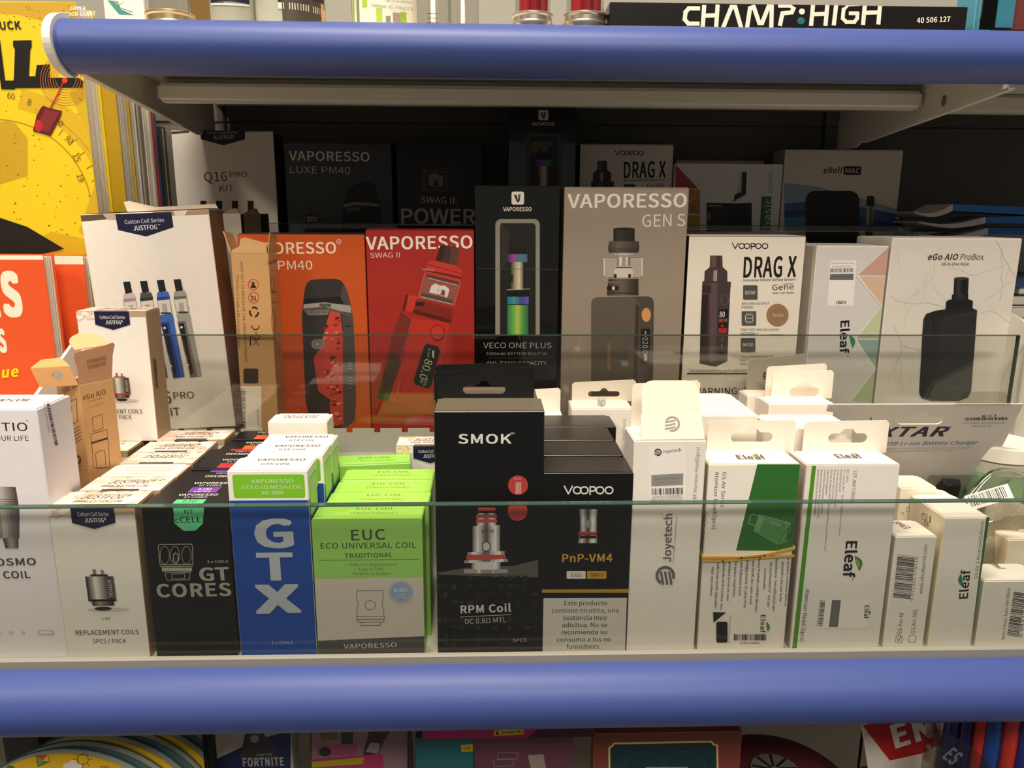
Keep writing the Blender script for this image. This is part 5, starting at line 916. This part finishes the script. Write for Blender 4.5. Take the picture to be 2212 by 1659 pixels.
b.P([(96, 228), (102, 232), (135, 240), (130, 255), (110, 293), (72, 283), (80, 250), (90, 232)], '5A1A1C', 'device_print'); b.P([(98, 236), (128, 243), (106, 286), (78, 278)], '7A2A2A', 'device_print'); b.E(84, 272, 9, 13, 'B4262A', 'device_print'); b.L([(110, 233), (125, 205), (138, 178)], 3, 'A8242A', 'device_print'); b.E(141, 174, 6, 6, 'D8342E', 'device_print', 14)
b.P([(0, 548), (0, 470), (60, 490), (139, 537), (72, 552), (0, 552)], '1C1A18', 'cover_print')
b.done()
yy = YM+.0238; xs = P1.x+.0010
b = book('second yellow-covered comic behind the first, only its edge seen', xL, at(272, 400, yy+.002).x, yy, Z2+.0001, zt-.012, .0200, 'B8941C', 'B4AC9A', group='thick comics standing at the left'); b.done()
yy += .021
for k, (px, c) in enumerate(((286, 'C9C3B4'), (300, '6A5A52'), (315, 'C0BAAC'), (326, '8E3030'), (333, '34507E'), (352, '2E2A26'))):
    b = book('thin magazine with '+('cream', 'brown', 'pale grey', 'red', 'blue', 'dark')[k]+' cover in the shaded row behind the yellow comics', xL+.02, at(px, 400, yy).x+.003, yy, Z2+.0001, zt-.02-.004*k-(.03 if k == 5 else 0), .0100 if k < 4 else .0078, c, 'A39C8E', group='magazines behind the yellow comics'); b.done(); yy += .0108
# orange magazines in front
YO = .525; R1 = at(99, 600, YO); zo = at(50, 551, YO).z
b = book('orange magazine with cut-off white letters and a yellow script word, left edge', at(-370, 600, YO).x, R1.x, YO, Z2+.0001, zo, .0130, 'DE5628', 'EAE0CE', group=None)
b.face('front'); b.R(-380, 548, 105, 561, 'F4E6D0', 'cover_print'); b.T('DOSSIERS', -330, 681, 47, 679, 88, 'F4E4CC', .09); b.T('SECRETS', -120, 761, 15, 759, 46, 'F4E4CC', .09); b.T('magique', -95, 826, 42, 812, 22, 'F2D21E', .06, .35); b.done()
YP = .5490; b = book('second orange magazine behind the first, white top margin', at(100, 600, YP).x-.03, at(187, 620, YP).x, YP, Z2+.0001, at(150, 552, YP).z, .0120, 'DE5628', 'EAE0CE'); b.face('front'); b.R(60, 550, 190, 571, 'F0E2CC', 'cover_print'); b.done()
# ================================================================ magazines on the right
Xa, Xb = .3770, .56; z = Z2+.0001; k = 0; rr = random.Random(5)
cols = ['E6E0D6', '2A2838', 'E0DAD0', '3A3648', 'C9C2BC', '1E1C2A', 'C8621E', '34507E', 'E0DAD0', '2A2838', '8E8890', 'D8D2C8', '22202E', '4A5E8E']
names = ['white', 'dark blue', 'ivory', 'slate', 'grey', 'near-black', 'orange', 'blue', 'pale', 'navy', 'mid grey', 'chalk', 'black', 'steel blue']
while z < -.038 and k < 14:
    t = rr.uniform(.0055, .0095); dx = rr.uniform(-.002, .008); r = thing('magazine', ((Xa+Xb)/2, .60, z), names[k]+' magazine lying in the pile beyond the marbled box, right edge', 'magazine', 'magazines piled at the right edge'); g = V(r.location)
    m = MB(); m.box((Xa+dx, .545, z), (Xb, .700, z+.0006), card(cols[k])); m.box((Xa+dx, .545, z+t-.0008), (Xb, .700, z+t-.0002), card(cols[k])); m.obj('cover', r, g)
    m = MB(); m.box((Xa+dx+.001, .546, z+.0007), (Xb-.001, .699, z+t-.0009), card('CFC8BC')); m.obj('page_block', r, g); z += t; k += 1
zt_ = z
for k, (a, c_, e, cv) in enumerate((((1985, 505), (2135, 492), (2212, 488), '2A62A8'), ((1985, 478), (2130, 468), (2212, 462), '2F74B8'), ((1975, 457), (2058, 441), (2212, 448), '2E7AC4'))):
    Yf = .628; P, Q = at(a[0], a[1], Yf), at(c_[0], c_[1], Yf); S_ = at(2330, e[1]+4, Yf); th = .0052
    r = thing('magazine', P, ('lowest', 'middle', 'top')[k]+' of three blue-spined magazines fanned out at the right', 'magazine', 'fanned blue magazines'); g = V(P)
    u = (Q-P); u.y = 0; L1 = u.length; u.normalize(); n_ = V((-u.z, 0, u.x))
    m = MB()
    for j in range(8):
        f0, f1 = j/8, (j+1)/8; sag = lambda f: -n_*.004*math.sin(math.pi*f)
        a0, a1 = P+u*L1*f0+sag(f0), P+u*L1*f1+sag(f1); d0 = n_*th*(.25+.75*f0); d1 = n_*th*(.25+.75*f1); w_ = V((0, .040, 0))
        m.add([a0, a1, a1-d1, a0-d0, a0+w_, a1+w_, a1-d1+w_, a0-d0+w_], [(0, 1, 2, 3), (0, 4, 5, 1), (3, 2, 6, 7), (4, 7, 6, 5)]+([(0, 3, 7, 4)] if j == 0 else [])+([(1, 5, 6, 2)] if j == 7 else []), card('D5CEC8'))
    o = m.obj('page_block', r, g); m = MB(); Q2 = Q+V((.0006, 0, 0))
    m.add([Q2, S_, S_-V((0, 0, th*1.3)), Q2-V((0, 0, th)), Q2+w_, S_+w_, S_-V((0, 0, th*1.3))+w_, Q2-V((0, 0, th))+w_], [(0, 1, 2, 3), (0, 4, 5, 1), (3, 2, 6, 7), (4, 7, 6, 5), (0, 3, 7, 4), (1, 5, 6, 2)], mat(cv, .25)); m.obj('cover', r, g)
# grey support wedge of the fanned magazines
p = [at(1940, 457, .66), at(1978, 457, .66), at(2016, 503, .66)]
m = MB(); m.plate([[(p[0].x, p[0].z), (p[1].x, p[1].z), (p[2].x, p[2].z), (.56, p[2].z), (.56, Z2+.0002), (.3735, Z2+.0002), (.3735, p[0].z-.005)]], V((0, .7020, 0)), V((1, 0, 0)), V((0, 0, 1)), V((0, 1, 0)), .006, mat('B4B6B0', .5)); o = m.obj('support_panel', lo, lo.location.copy())
# ================================================================ things on the upper shelf
ZU = .1005
def glassjar(label, px, py, wpx, Y, red=True, lidh=.0125, gold=False, h=.060):
    c = at(px, py, Y); R_ = wpx/2*(Y*.976-.02)/F; r = thing('jar', (c.x, Y+R_, ZU), label, 'jar'); g = V(r.location); cc = V((c.x, Y+R_, ZU+.0001))
    m = MB(); L_ = lidh; m.lathe(cc, [(R_*.94, 0), (R_*.97, L_*.18), (R_*.94, L_*.22), (R_*.94, L_*.42), (R_*.99, L_*.50), (R_*.99, L_*.58), (R_*.93, L_*.66), (R_*.93, L_*.84), (R_, L_*.90), (R_, L_*.97), (R_*.97, L_)], mat('CFC6B4' if not gold else 'D8C49A', .28, .85), 48); m.obj('screw_lid', r, g, smooth=True)
    m = MB(); m.lathe(cc, [(R_*.84, L_+.0002), (R_*.84, h)], glassy('jar_glass', 'F0F0EC', 1.6, .03), 40); m.obj('glass_body', r, g, smooth=True)
    if red:
        for k, (dx, dy, rr_) in enumerate(((-.35, -.1, .30), (.10, -.25, .26), (.45, .1, .28))):
            m = MB(); m.lathe(cc+V((dx*R_, dy*R_, 0)), [(rr_*R_, L_+.0006), (rr_*R_, h*.85)], mat(('B0202A', '8E1A24', 'A83038')[k], .3), 16); m.obj('red_stick', r, g, smooth=True)
glassjar('left of two upturned glass jars of red sticks with a silver screw lid', 1153, 40, 92, .4720)
glassjar('right of two upturned glass jars of red sticks with a silver screw lid', 1269, 40, 98, .4700)
glassjar('upturned jar with a pale gold screw lid, left end of the upper shelf', 348, 30, 104, .4900, False, .0150, True)
def bottle(label, px, wpx, Y, h, body, wall=None, name='bottle', cat='bottle', neck=True):
    c = at(px, 30, Y); R_ = wpx/2*(Y*.976-.02)/F; r = thing(name, (c.x, Y+R_, ZU), label, cat); g = V(r.location); cc = V((c.x, Y+R_, ZU+.0001)); pr = [(R_*.92, 0), (R_, .0015), (R_, h*.72), (R_*.8, h*.82), (R_*.35, h*.88), (R_*.35, h)]
    m = MB(); m.lathe(cc, pr if neck else [(R_*.96, 0), (R_, .001), (R_, h)], body, 48); m.obj('body', r, g, smooth=True); return r, g, cc, R_
def wrap(r, g, cc, R_, a0, a1, z0, z1, colr, nm='label', n=20, wav=0):
    m = MB(); vs = []
    for i in range(n+1):
        a = math.radians(a0+(a1-a0)*i/n); dz = wav*math.sin(math.pi*i/n)
        for z in (z0+dz, z1): vs.append(cc+V((math.sin(a)*(R_+.00025), -math.cos(a)*(R_+.00025), z)))
    m.add(vs, [(2*i, 2*i+2, 2*i+3, 2*i+1) for i in range(n)], ink(colr) if isinstance(colr, str) else colr); return m.obj(nm, r, g, smooth=True)
bottle('clear glass tumbler holding amber liquid, beside the gold-lidded jar', 425, 50, .520, .060, glassy('amber_glass', 'E4CFA4', 1.6, .03), name='tumbler', cat='glass', neck=False)
r, g, cc, R_ = bottle('wide frosted bottle with a navy label, left on the upper shelf', 490, 96, .4800, .120, mat('A5A592', .25, 0, .5)); wrap(r, g, cc, R_, -50, 60, .0165, .050, '1E1E3A', wav=-.001); wrap(r, g, cc, R_, -50, 60, .0155, .0165, 'E6E0D0', wav=-.001)
r, g, cc, R_ = bottle('frosted bottle with a dark wrap label edged in cream and orange', 610, 152, .4780, .120, mat('B2B2A2', .25, 0, .5)); wrap(r, g, cc, R_, 0, 72, .0004, .0190, '4A4238'); wrap(r, g, cc, R_, 70, 79, .0004, .0190, 'E8A85A'); wrap(r, g, cc, R_, -6, 82, .0125, .0160, 'E9DEC2', 'cream_band'); wrap(r, g, cc, R_, -6, 82, .0160, .045, '2A2436', 'dark_label')
r, g, cc, R_ = bottle('white bottle with a green and grey swirl label and an address line', 823, 142, .4750, .110, mat('E4DEC8', .3, 0, .5)); wrap(r, g, cc, R_, -86, 60, .0030, .045, 'F0EAD2', 'label', 30, .0012)
for a0, a1, z0, z1, c_ in ((-84, -72, .004, .03, '6A665A'), (-66, -58, .003, .03, 'A2C43C'), (-50, -42, .006, .025, '8E8A7A'), (-34, -24, .014, .03, 'A8CC3A'), (-8, 2, .006, .013, 'B4D04A'), (20, 34, .004, .011, 'A89880'), (34, 46, .004, .012, 'A2C43C'), (8, 16, .004, .009, '8E8A7A')): wrap(r, g, cc, R_+.0001, a0, a1, z0, z1, c_, 'label_print', 5)
b = Art(); u = V((1, 0, 0)); b.setup(r, cc+V((-R_, -R_-.0006, 0)), u, V((0, 1, 0)), V((0, 0, 1)), R_*2, .001, .05)
b.T('79000 Niort - Tél : 05 49 26 25 26', 801, 14, 893, 23, 6, '4A463A', .0); b.T('7 Bis, rue des Herbillaux', 832, 3, 890, 8, 5.5, '4A463A', .0); b.done()
r, g, cc, R_ = bottle('clear plastic measuring tube with printed volume marks', 934, 76, .4950, .090, glassy('clear_plastic', 'F2F2EE', 1.4, .06), name='measuring_tube', cat='tube', neck=False)
for k, zz in enumerate((.0058, .0078, .0100, .0125, .0150)): wrap(r, g, cc, R_, -18, 18, zz, zz+.0003, '3A3834', 'scale_mark', 5)
r, g, cc, R_ = bottle('second clear measuring tube, right of the first', 1000, 66, .4980, .090, glassy('clear_plastic', 'F2F2EE', 1.4, .06), name='measuring_tube', cat='tube', neck=False)
b = bx('small blank cream card box left of the red jars', at(1062, 40, .500).x, .5200, .0135, .010, .0145, 'F0E6CE', z=ZU, flap=False, name='card_box'); b.done()
# long black box
p0, p1 = at(1316, 56, .4700), at(2086, 60, .4700)
b = bx('long glossy black box with wide white letters and a green dot', p0.x, .4700, p1.x-p0.x, .060, at(1500, 2, .47).z-ZU-.0012, '171514', dict(top='6A5238'), z=ZU, gloss=(.22, 0, .5), flap=False, name='paper_box')
b.face('front'); wcol = 'F2E8D2'
def st(pts, w_=9, close=False): b.L(pts, w_, wcol, 'lettering', close)
st([(1509, 18), (1488, 18), (1481, 26), (1479, 42), (1487, 51), (1508, 51)]); st([(1521, 14), (1518, 57)]); st([(1550, 13), (1547, 57)]); st([(1519, 34), (1549, 33)]); st([(1563, 57), (1580, 15), (1588, 15), (1600, 57)]); st([(1614, 57), (1620, 18), (1628, 15), (1640, 50), (1646, 50), (1660, 14), (1667, 14), (1666, 57)])
st([(1684, 12), (1708, 12), (1714, 18), (1710, 27), (1690, 29), (1685, 53)]); b.E(1732, 25, 6.5, 6.5, wcol, 'lettering'); b.E(1730, 45, 8, 8, '1F6A64', 'green_dot'); st([(1756, 10), (1752, 53)]); st([(1787, 9), (1783, 53)]); st([(1755, 31), (1785, 30)]); st([(1806, 8), (1801, 52)]); st([(1855, 9), (1830, 10), (1822, 20), (1820, 40), (1828, 48), (1845, 48), (1851, 40), (1852, 29), (1836, 29)], 8); st([(1868, 8), (1864, 51)]); st([(1901, 6), (1897, 50)]); st([(1867, 28), (1899, 27)])
b.T('40 506 127', 1980, 50, 2051, 47, 11, wcol, .04); b.done()
b = bx('pale blue box standing upright right of the long black box', at(2094, 40, .4850).x, .4800, .0200, .020, .040, '4E9AB4', z=ZU, flap=False, name='paper_box'); b.done()
r = thing('clear_case', at(2170, 40, .475), 'clear plastic case with red and blue print, right end of the upper shelf', 'case'); r.location.z = ZU; g = V(r.location); a, e = at(2122, 40, .473).x, at(2300, 40, .473).x
m = MB(); m.box((a, .473, ZU+.0001), (e, .497, ZU+.030), glassy('clear_plastic', 'F2F2EE', 1.4, .06)); m.obj('shell', r, g, bevel=.0008)
m = MB(); m.box((a+.009, .476, ZU+.0003), (e-.001, .494, ZU+.0065), mat('201C1E', .3)); m.obj('black_insert', r, g); m = MB(); m.box((a+.003, .480, ZU+.0070), (e-.001, .490, ZU+.028), mat('7A3A3A', .35)); m.obj('red_insert', r, g); m = MB(); m.box((a+.012, .4785, ZU+.0080), (a+.022, .4795, ZU+.024), mat('3E8AAA', .35)); m.obj('blue_insert', r, g)
# posters and wall card at the upper left
r = bx('white printed card with a teal flourish standing left of the gold-lidded jar', at(226, 30, .54).x, .5400, at(312, 30, .54).x-at(226, 30, .54).x, .003, .034, 'F4EAD8', z=ZU, flap=False, name='printed_card'); r.face('front'); r.P([(232, 0), (255, 3), (262, 20), (290, 33), (258, 32), (244, 16)], '4A8A80', 'flourish'); r.arc(258, 2, 9, 7, 2, 'D8A878', 'flourish', 0, 180); r.L([(262, 18), (286, 26)], 1.4, '2A4A44', 'flourish'); r.done()
# ================================================================ the shelf below
ZL = -.4335
m = MB(); m.box((-.66, .38, ZL-.012), (.72, .711, ZL), WH); lw = thing('lower_shelf', (0, .5, ZL), 'shelf board below the lower blue rail, mostly out of sight', 'shelf'); m.obj('deck', lw, V(lw.location))
def lbox(label, TL, TR, Y, d, c, **k): return Box(k.pop('name', 'box'), label, TL, TR, Y, ZL+.0001, d=d, c=c, flap=False, **k)
# round yellow disc books
c0 = at(126, 1610, .3900); R_ = .0655
for k in range(7):
    yk = .3900+.0062*k; cx = c0.x+.0046*k; cz = ZL+R_+.0004+.0002*k
    r = thing('round_book', (cx, yk, cz-R_), ('front round board book with a yellow cover showing a kite and sun' if k == 0 else 'round board book with teal edge, %s behind the yellow one' % ('first', 'second', 'third', 'fourth', 'fifth', 'sixth')[k-1]), 'book', 'stack of round books'); g = V(r.location)
    m = MB(); m.lathe(V((cx, yk, cz)), [(R_, 0), (R_, .0008)], mat('E0B41E' if k % 2 == 0 else '4A6A6A', .4), 64, 'y'); m.obj('front_cover', r, g)
    m = MB(); m.lathe(V((cx, yk, cz)), [(R_-.0006, .0009), (R_-.0006, .0050)], mat('A9B0A4', .6), 64, 'y'); m.obj('page_block', r, g); m = MB(); m.lathe(V((cx, yk, cz)), [(R_, .0051), (R_, .0057)], mat('3E5E60', .4), 64, 'y'); m.obj('back_cover', r, g)
    if k == 0:
        b = Art(); b.setup(r, V((cx-R_, yk, cz-R_)), V((1, 0, 0)), V((0, 1, 0)), V((0, 0, 1)), 2*R_, .005, 2*R_); b.face('front'); b.P([(78, 1632), (102, 1626), (93, 1643)], 'C4503A'); b.P([(78, 1632), (93, 1643), (82, 1656)], '7A9A3A'); b.P([(93, 1643), (108, 1645), (82, 1656)], '5A8A3A'); b.P([(102, 1626), (108, 1645), (93, 1643)], 'D8C23A'); b.L([(78, 1632), (102, 1626), (108, 1645), (82, 1656)], 1, '2A2414', close=True)
        b.arc(179, 1640, 12, 11, 1.4, '4A3A10'); 
        for j in range(8): a = j*math.pi/4; b.L([(179+15*math.cos(a), 1640+14*math.sin(a)), (179+20*math.cos(a), 1640+19*math.sin(a))], 1.2, '4A3A10')
        for dx, dy, q in ((145, 1654, 8), (158, 1648, 9), (170, 1655, 8), (158, 1658, 10)): b.E(dx, dy, q, q*.8, 'E4D8D0')
        b.arc(222, 1660, 5, 5, 1.4, '8A2A22', 'picture', 180, 360); b.arc(231, 1660, 5, 5, 1.4, '8A2A22', 'picture', 180, 360); b.E(23, 1660, 10, 7, '4A7A3A'); b.done()
b = lbox('dark box behind the round books at the lower left corner', (2, 1579), (80, 1577), .4480, .02, '3A3034'); b.done()
b = lbox('pale grey angled divider board behind the round books', (300, 1572), (435, 1570), .4700, .002, '8E8A82', name='divider_board', cat='board'); b.face('front'); b.L([(428, 1578), (402, 1659)], 5, 'A9A59C', 'folded_edge'); b.done()
b = lbox('small box with an amber patch standing by the divider board', (342, 1632), (375, 1632), .4500, .02, '5A5248'); b.face('front'); b.R(358, 1640, 374, 1668, 'B4781E'); b.done()
# wire rack
r = thing('wire_rack', (at(450, 1580, .395).x, .395, ZL), 'thin black wire rack with one upright, under the lower blue rail', 'rack'); g = V(r.location); a, e = at(438, 1582, .4).x, at(920, 1572, .4).x; zr = at(680, 1576, .4).z; BK = mat('16140F', .4, .4)
m = MB(); m.box((a, .3990, zr-.0006), (e, .4005, zr+.0008), BK); m.obj('top_wire', r, g); m = MB(); m.box((at(450, 1600, .4).x-.0022, .4008, ZL+.0001), (at(450, 1600, .4).x+.0022, .4050, zr+.004), BK); m.obj('upright', r, g); m = MB(); m.box((a-.0004, .3990, ZL+.0001), (a+.0006, .4005, zr+.0008), BK); m.obj('side_wire', r, g); m = MB(); m.box((e-.0010, .3990, ZL+.0001), (e, .4005, zr+.0008), BK); m.obj('side_wire', r, g)
r = thing('wire_rack', (at(1700, 1580, .395).x, .395, ZL), 'thin black wire frame at the lower right, left of the red and white card', 'rack'); g = V(r.location); a, e = at(1560, 1556, .42).x, at(1868, 1550, .42).x; zr = at(1700, 1552, .42).z
m = MB(); m.box((a, .4190, zr-.0008), (e, .4205, zr+.0008), BK); m.obj('top_wire', r, g); m = MB(); m.box((e-.0010, .4190, ZL+.0001), (e, .4205, zr-.0009), BK); m.obj('side_wire', r, g); m = MB(); m.box((a, .4190, ZL+.0001), (a+.0010, .4205, zr-.0009), BK); m.obj('side_wire', r, g)
b = lbox('book with a dark blue and cream cover and pale block letters, lower left', (460, 1572), (628, 1566), .4200, .014, 'A39A8A', name='book', cat='book')
b.face('front'); b.P([(460, 1640), (560, 1596), (628, 1578), (628, 1680), (460, 1680)], '1E2450', 'cover_print'); b.P([(532, 1572), (570, 1568), (572, 1590), (596, 1612), (600, 1636), (516, 1640), (524, 1610)], '3A3034', 'cover_print'); b.E(550, 1596, 9, 9, '9A7A94', 'cover_print'); b.T('FORTNITE', 526, 1655, 613, 1653, 17, 'A39A8E', .06); b.T('CHAPTER', 554, 1633, 588, 1632, 5, '6AA0A0', .03); b.done()
b = lbox('pink and grey picture book with a yellow caption strip, lower shelf', (668, 1568), (884, 1563), .4250, .016, '8A6A72', name='book', cat='book')
b.face('front'); b.R(660, 1560, 672, 1680, '4A1A38', 'cover_print'); b.R(880, 1560, 892, 1680, '3A1430', 'cover_print'); b.P([(690, 1572), (728, 1570), (730, 1596), (694, 1600)], '6A5A34', 'cover_print'); b.P([(735, 1568), (765, 1567), (762, 1608), (738, 1610)], '2E3634', 'cover_print'); b.P([(800, 1566), (850, 1568), (830, 1600), (812, 1640), (784, 1632)], '3E2A2C', 'cover_print'); b.P([(686, 1612), (770, 1606), (772, 1630), (684, 1634)], '9A4A6A', 'cover_print'); b.E(702, 1624, 13, 10, '2A2628', 'cover_print'); b.P([(800, 1604), (822, 1606), (816, 1628), (790, 1624)], '9A8E90', 'cover_print'); b.P([(655, 1640), (826, 1628), (832, 1680), (655, 1680)], 'A8305E', 'cover_print'); b.P([(664, 1646), (786, 1636), (784, 1650), (664, 1658)], 'A8961E', 'cover_print'); b.done()
b = lbox('flat magenta album box with a small yellow logo plate, centre of the lower shelf', (912, 1562), (1286, 1553), .3950, .030, 'B4185A', h=.0110, name='album_box', cols=dict(top='C82468'))
b.face('front'); b.P([(1180, 1556), (1288, 1553), (1288, 1596), (1140, 1600)], '4A1226', 'cover_print'); b.P([(1067, 1578), (1131, 1573), (1131, 1586), (1067, 1590)], 'D8C22A', 'logo_plate'); b.T('PANINI', 1085, 1586, 1128, 1583, 6, '8A1A22', .05); b.P([(1071, 1580), (1079, 1579), (1076, 1584), (1080, 1588), (1071, 1588)], '8A1A22', 'logo_plate'); b.T('OFFICIAL LICENSED', 995, 1567, 1060, 1565, 4, 'D8608A', .03); Zp = b.O.z; Xp0, Xp1 = b.O.x, b.O.x+b.w; b.done()
b = Box('book', 'teal book holding up the left of the magenta album, small yellow tag at top', (897, 1606), (1022, 1600), .3960, ZL+.0001, d=.014, c='1E5A60', flap=False, cat='book', h=Zp-ZL-.0003, O=V((at(897, 1606, .397).x, .3970, ZL+.0001)), w=at(1022, 1600, .397).x-at(897, 1606, .397).x); b.face('front'); b.P([(996, 1609), (1024, 1607), (1024, 1623), (997, 1624)], 'B4A01E', 'price_tag'); b.T('102', 1001, 1620, 1017, 1619, 5.5, '2A2410', .03); b.done()
b = Box('book', 'dark mauve box with small pale panels under the right of the magenta album', None, None, .3960, ZL+.0001, d=.016, c='5A3440', flap=False, cat='book', h=Zp-ZL-.0003, O=V((at(1026, 1606, .397).x, .3970, ZL+.0001)), w=at(1240, 1600, .397).x-at(1026, 1606, .397).x); b.face('front')
for q in ([(1076, 1626), (1119, 1626), (1117, 1639), (1074, 1639)], [(1065, 1642), (1108, 1640), (1109, 1654), (1067, 1656)]): b.L(q, 1, '8A7A78', close=True)
b.P([(1140, 1631), (1174, 1629), (1180, 1664), (1148, 1666)], '8A8078', 'pale_panel'); b.done()
b = lbox('dull orange book behind the brown gilt-framed book', (1287, 1557), (1532, 1552), .4300, .012, 'A8662A', name='book', cat='book'); b.done()
b = lbox('reddish brown book with a gilt-framed dark green panel, lower shelf', (1284, 1585), (1604, 1577), .4150, .0120, '7A3A2E', name='book', cat='book', cols=dict(left='B87238'))
b.face('front'); fr_ = [(1322, 1612), (1326, 1606), (1537, 1602), (1541, 1608), (1549, 1610), (1551, 1690), (1317, 1690), (1316, 1616)]; b.P(fr_, '17343A', 'green_panel'); b.L(fr_, 4, 'D8BC78', 'gilt_frame', close=True); b.arc(1390, 1665, 44, 40, 1.2, '2A5254', 'green_panel', 180, 360); b.arc(1480, 1663, 44, 40, 1.2, '2A5254', 'green_panel', 180, 360); b.R(1395, 1657, 1485, 1670, 'B48A3A', 'gilt_frame'); b.done()
# purple round tin
c = at(1748, 1690, .400); r = thing('tin', (c.x, .445, ZL), 'purple and orange domed tin with a silver crest on its lid, lower right', 'tin'); g = V(r.location); R_ = .050
m = MB(); m.lathe(V((c.x, .445, ZL)), [(R_*.97, .0001), (R_, .002), (R_, .054), (R_*.98, .058), (R_*.7, .0635), (R_*.3, .0655), (.001, .0660)], mat('6A2A3A', .35, .2, .5), 56); m.obj('body', r, g, smooth=True)
m = MB(); m.lathe(V((c.x-.002, .4450, ZL)), [(.0160, .0667), (.0160, .0675)], mat('8A8680', .4, .4), 40); m.obj('crest', r, g)
m = MB()
for k in range(9): a = k*.7; m.box((0, 0, 0), (.012, .0016, .0005), mat('1E1A1A', .5), (V((c.x-.002+.003*math.cos(a), .4450+.003*math.sin(a), ZL+.0676)), V((math.cos(a), math.sin(a), 0)), V((-math.sin(a), math.cos(a), 0)), V((0, 0, 1))))
m.obj('crest_print', r, g)
# EN card
q = [at(1860, 1566, .4110), at(1990, 1536, .4110), at(1925, 1644, .4110)]
u = (q[1]-q[0]); W_ = u.length*1.28; u.normalize(); v_ = (q[0]-q[2]); v_ = (v_-u*v_.dot(u)).normalized(); n_ = u.cross(v_); H_ = .0660; O_ = q[0]-v_*H_
r = thing('sign_card', O_, 'red and white card with large white capital letters, tilted at the lower right', 'sign'); b = Art(); b.setup(r, O_, u, -n_ , v_, W_, .0008, H_); b.c = (O_, u, v_, n_ if n_.y < 0 else -n_, W_, H_)
m = MB(); m.plate([[(0, 0), (W_, 0), (W_, H_), (0, H_)]], O_, u, v_, -(n_ if n_.y < 0 else -n_), .0008, card('CFC8BE')); m.obj('card', r, g := V(O_)); b.org = g
b.P([(1863, 1567), (1935, 1548), (2010, 1530), (2060, 1600), (1990, 1628), (1922, 1643)], 'A8201E', 'red_panel'); b.T('EN', 1937, 1614, 2014, 1590, 47, 'D8D0C4', .07); b.done()
m = MB(); e0 = V((O_.x+.012, O_.y-.0+.004, ZL+.0001)); m.box((O_.x+.004, O_.y+.012, ZL+.0001), (O_.x+.044, O_.y+.030, O_.z+.010), card('4A4644')); o = m.obj('box', None, V((O_.x+.024, O_.y+.021, ZL))); tag(o, 'dark box propping up the red and white card at the lower right', 'box')
# clear pack of felt pens
cols = ['1E2470', '1A2060', 'C8342E', '1E4A96', 'C83A34', '2A3A8E']
for k, (px, wd) in enumerate(((2060, 30), (2092, 26), (2124, 26), (2152, 30), (2190, 30), (2226, 30))):
    Yk = .4050-.0045*k; c = at(px, 1545, Yk); R_ = wd/2*(.5)/F
    r = thing('marker_pack', (c.x, Yk, ZL), ('dark blue', 'navy', 'bright red', 'mid blue', 'red', 'outermost blue')[k]+' wrapped tube standing in the clear tray, lower right corner', 'tube', 'wrapped tubes in the clear tray'); g = V(r.location)
    m = MB(); m.lathe(V((c.x, Yk, ZL)), [(R_*.9, .0135), (R_, .0145), (R_, c.z-ZL+.010)], mat(cols[k], .16, 0, .6), 24); m.obj('body', r, g, smooth=True); m = MB(); m.box((c.x+R_*.86, Yk-.0010-R_*.55, ZL+.015), (c.x+R_*.98, Yk+.0001-R_*.55, c.z+.010), mat('B9B9BE', .4)); m.obj('seam_strip', r, g)
p = at(2020, 1572, .378); r = thing('clear_tray', (p.x+.03, .39, ZL), 'scratched clear plastic tray with pale letters holding the wrapped tubes, lower right corner', 'tray'); g = V(r.location); HC = glassy('scuffed_plastic', 'DCDCD8', .9, .12)
u = V((.90, -.36, 0)).normalized(); v_ = V((0, 0, 1)); n_ = u.cross(v_); O_ = V((p.x, .3780, ZL+.0001)); b = Art(); b.setup(r, O_, u, -n_, v_, .09, .001, .16)
hh = at(2012, 1572, .378).z-ZL
m = MB(); m.plate([[(0, 0), (.085, 0), (.085, hh-.055), (.040, hh-.026), (.018, hh-.006), (0, hh)]], O_, u, v_, n_, .0010, HC); m.obj('front_wall', r, g); m = MB(); m.plate([[(0, 0), (.085, 0), (.085, .055), (0, .055)]], O_, u, V((.36, .90, 0)).normalized(), v_, .0012, HC); m.obj('base', r, g)
m = MB(); m.plate([[(0, 0), (.018, 0), (.018, hh-.004), (0, hh)]], O_+V((0, .0012, 0)), V((.36, .90, 0)).normalized(), v_, u, .0010, HC); m.obj('side_wall', r, g)
b.c = (O_, u, v_, n_ if n_.y < 0 else -n_, .085, .2); b.T('ES', 2035, 1636, 2056, 1652, 32, '8A9494', .05); b.done()
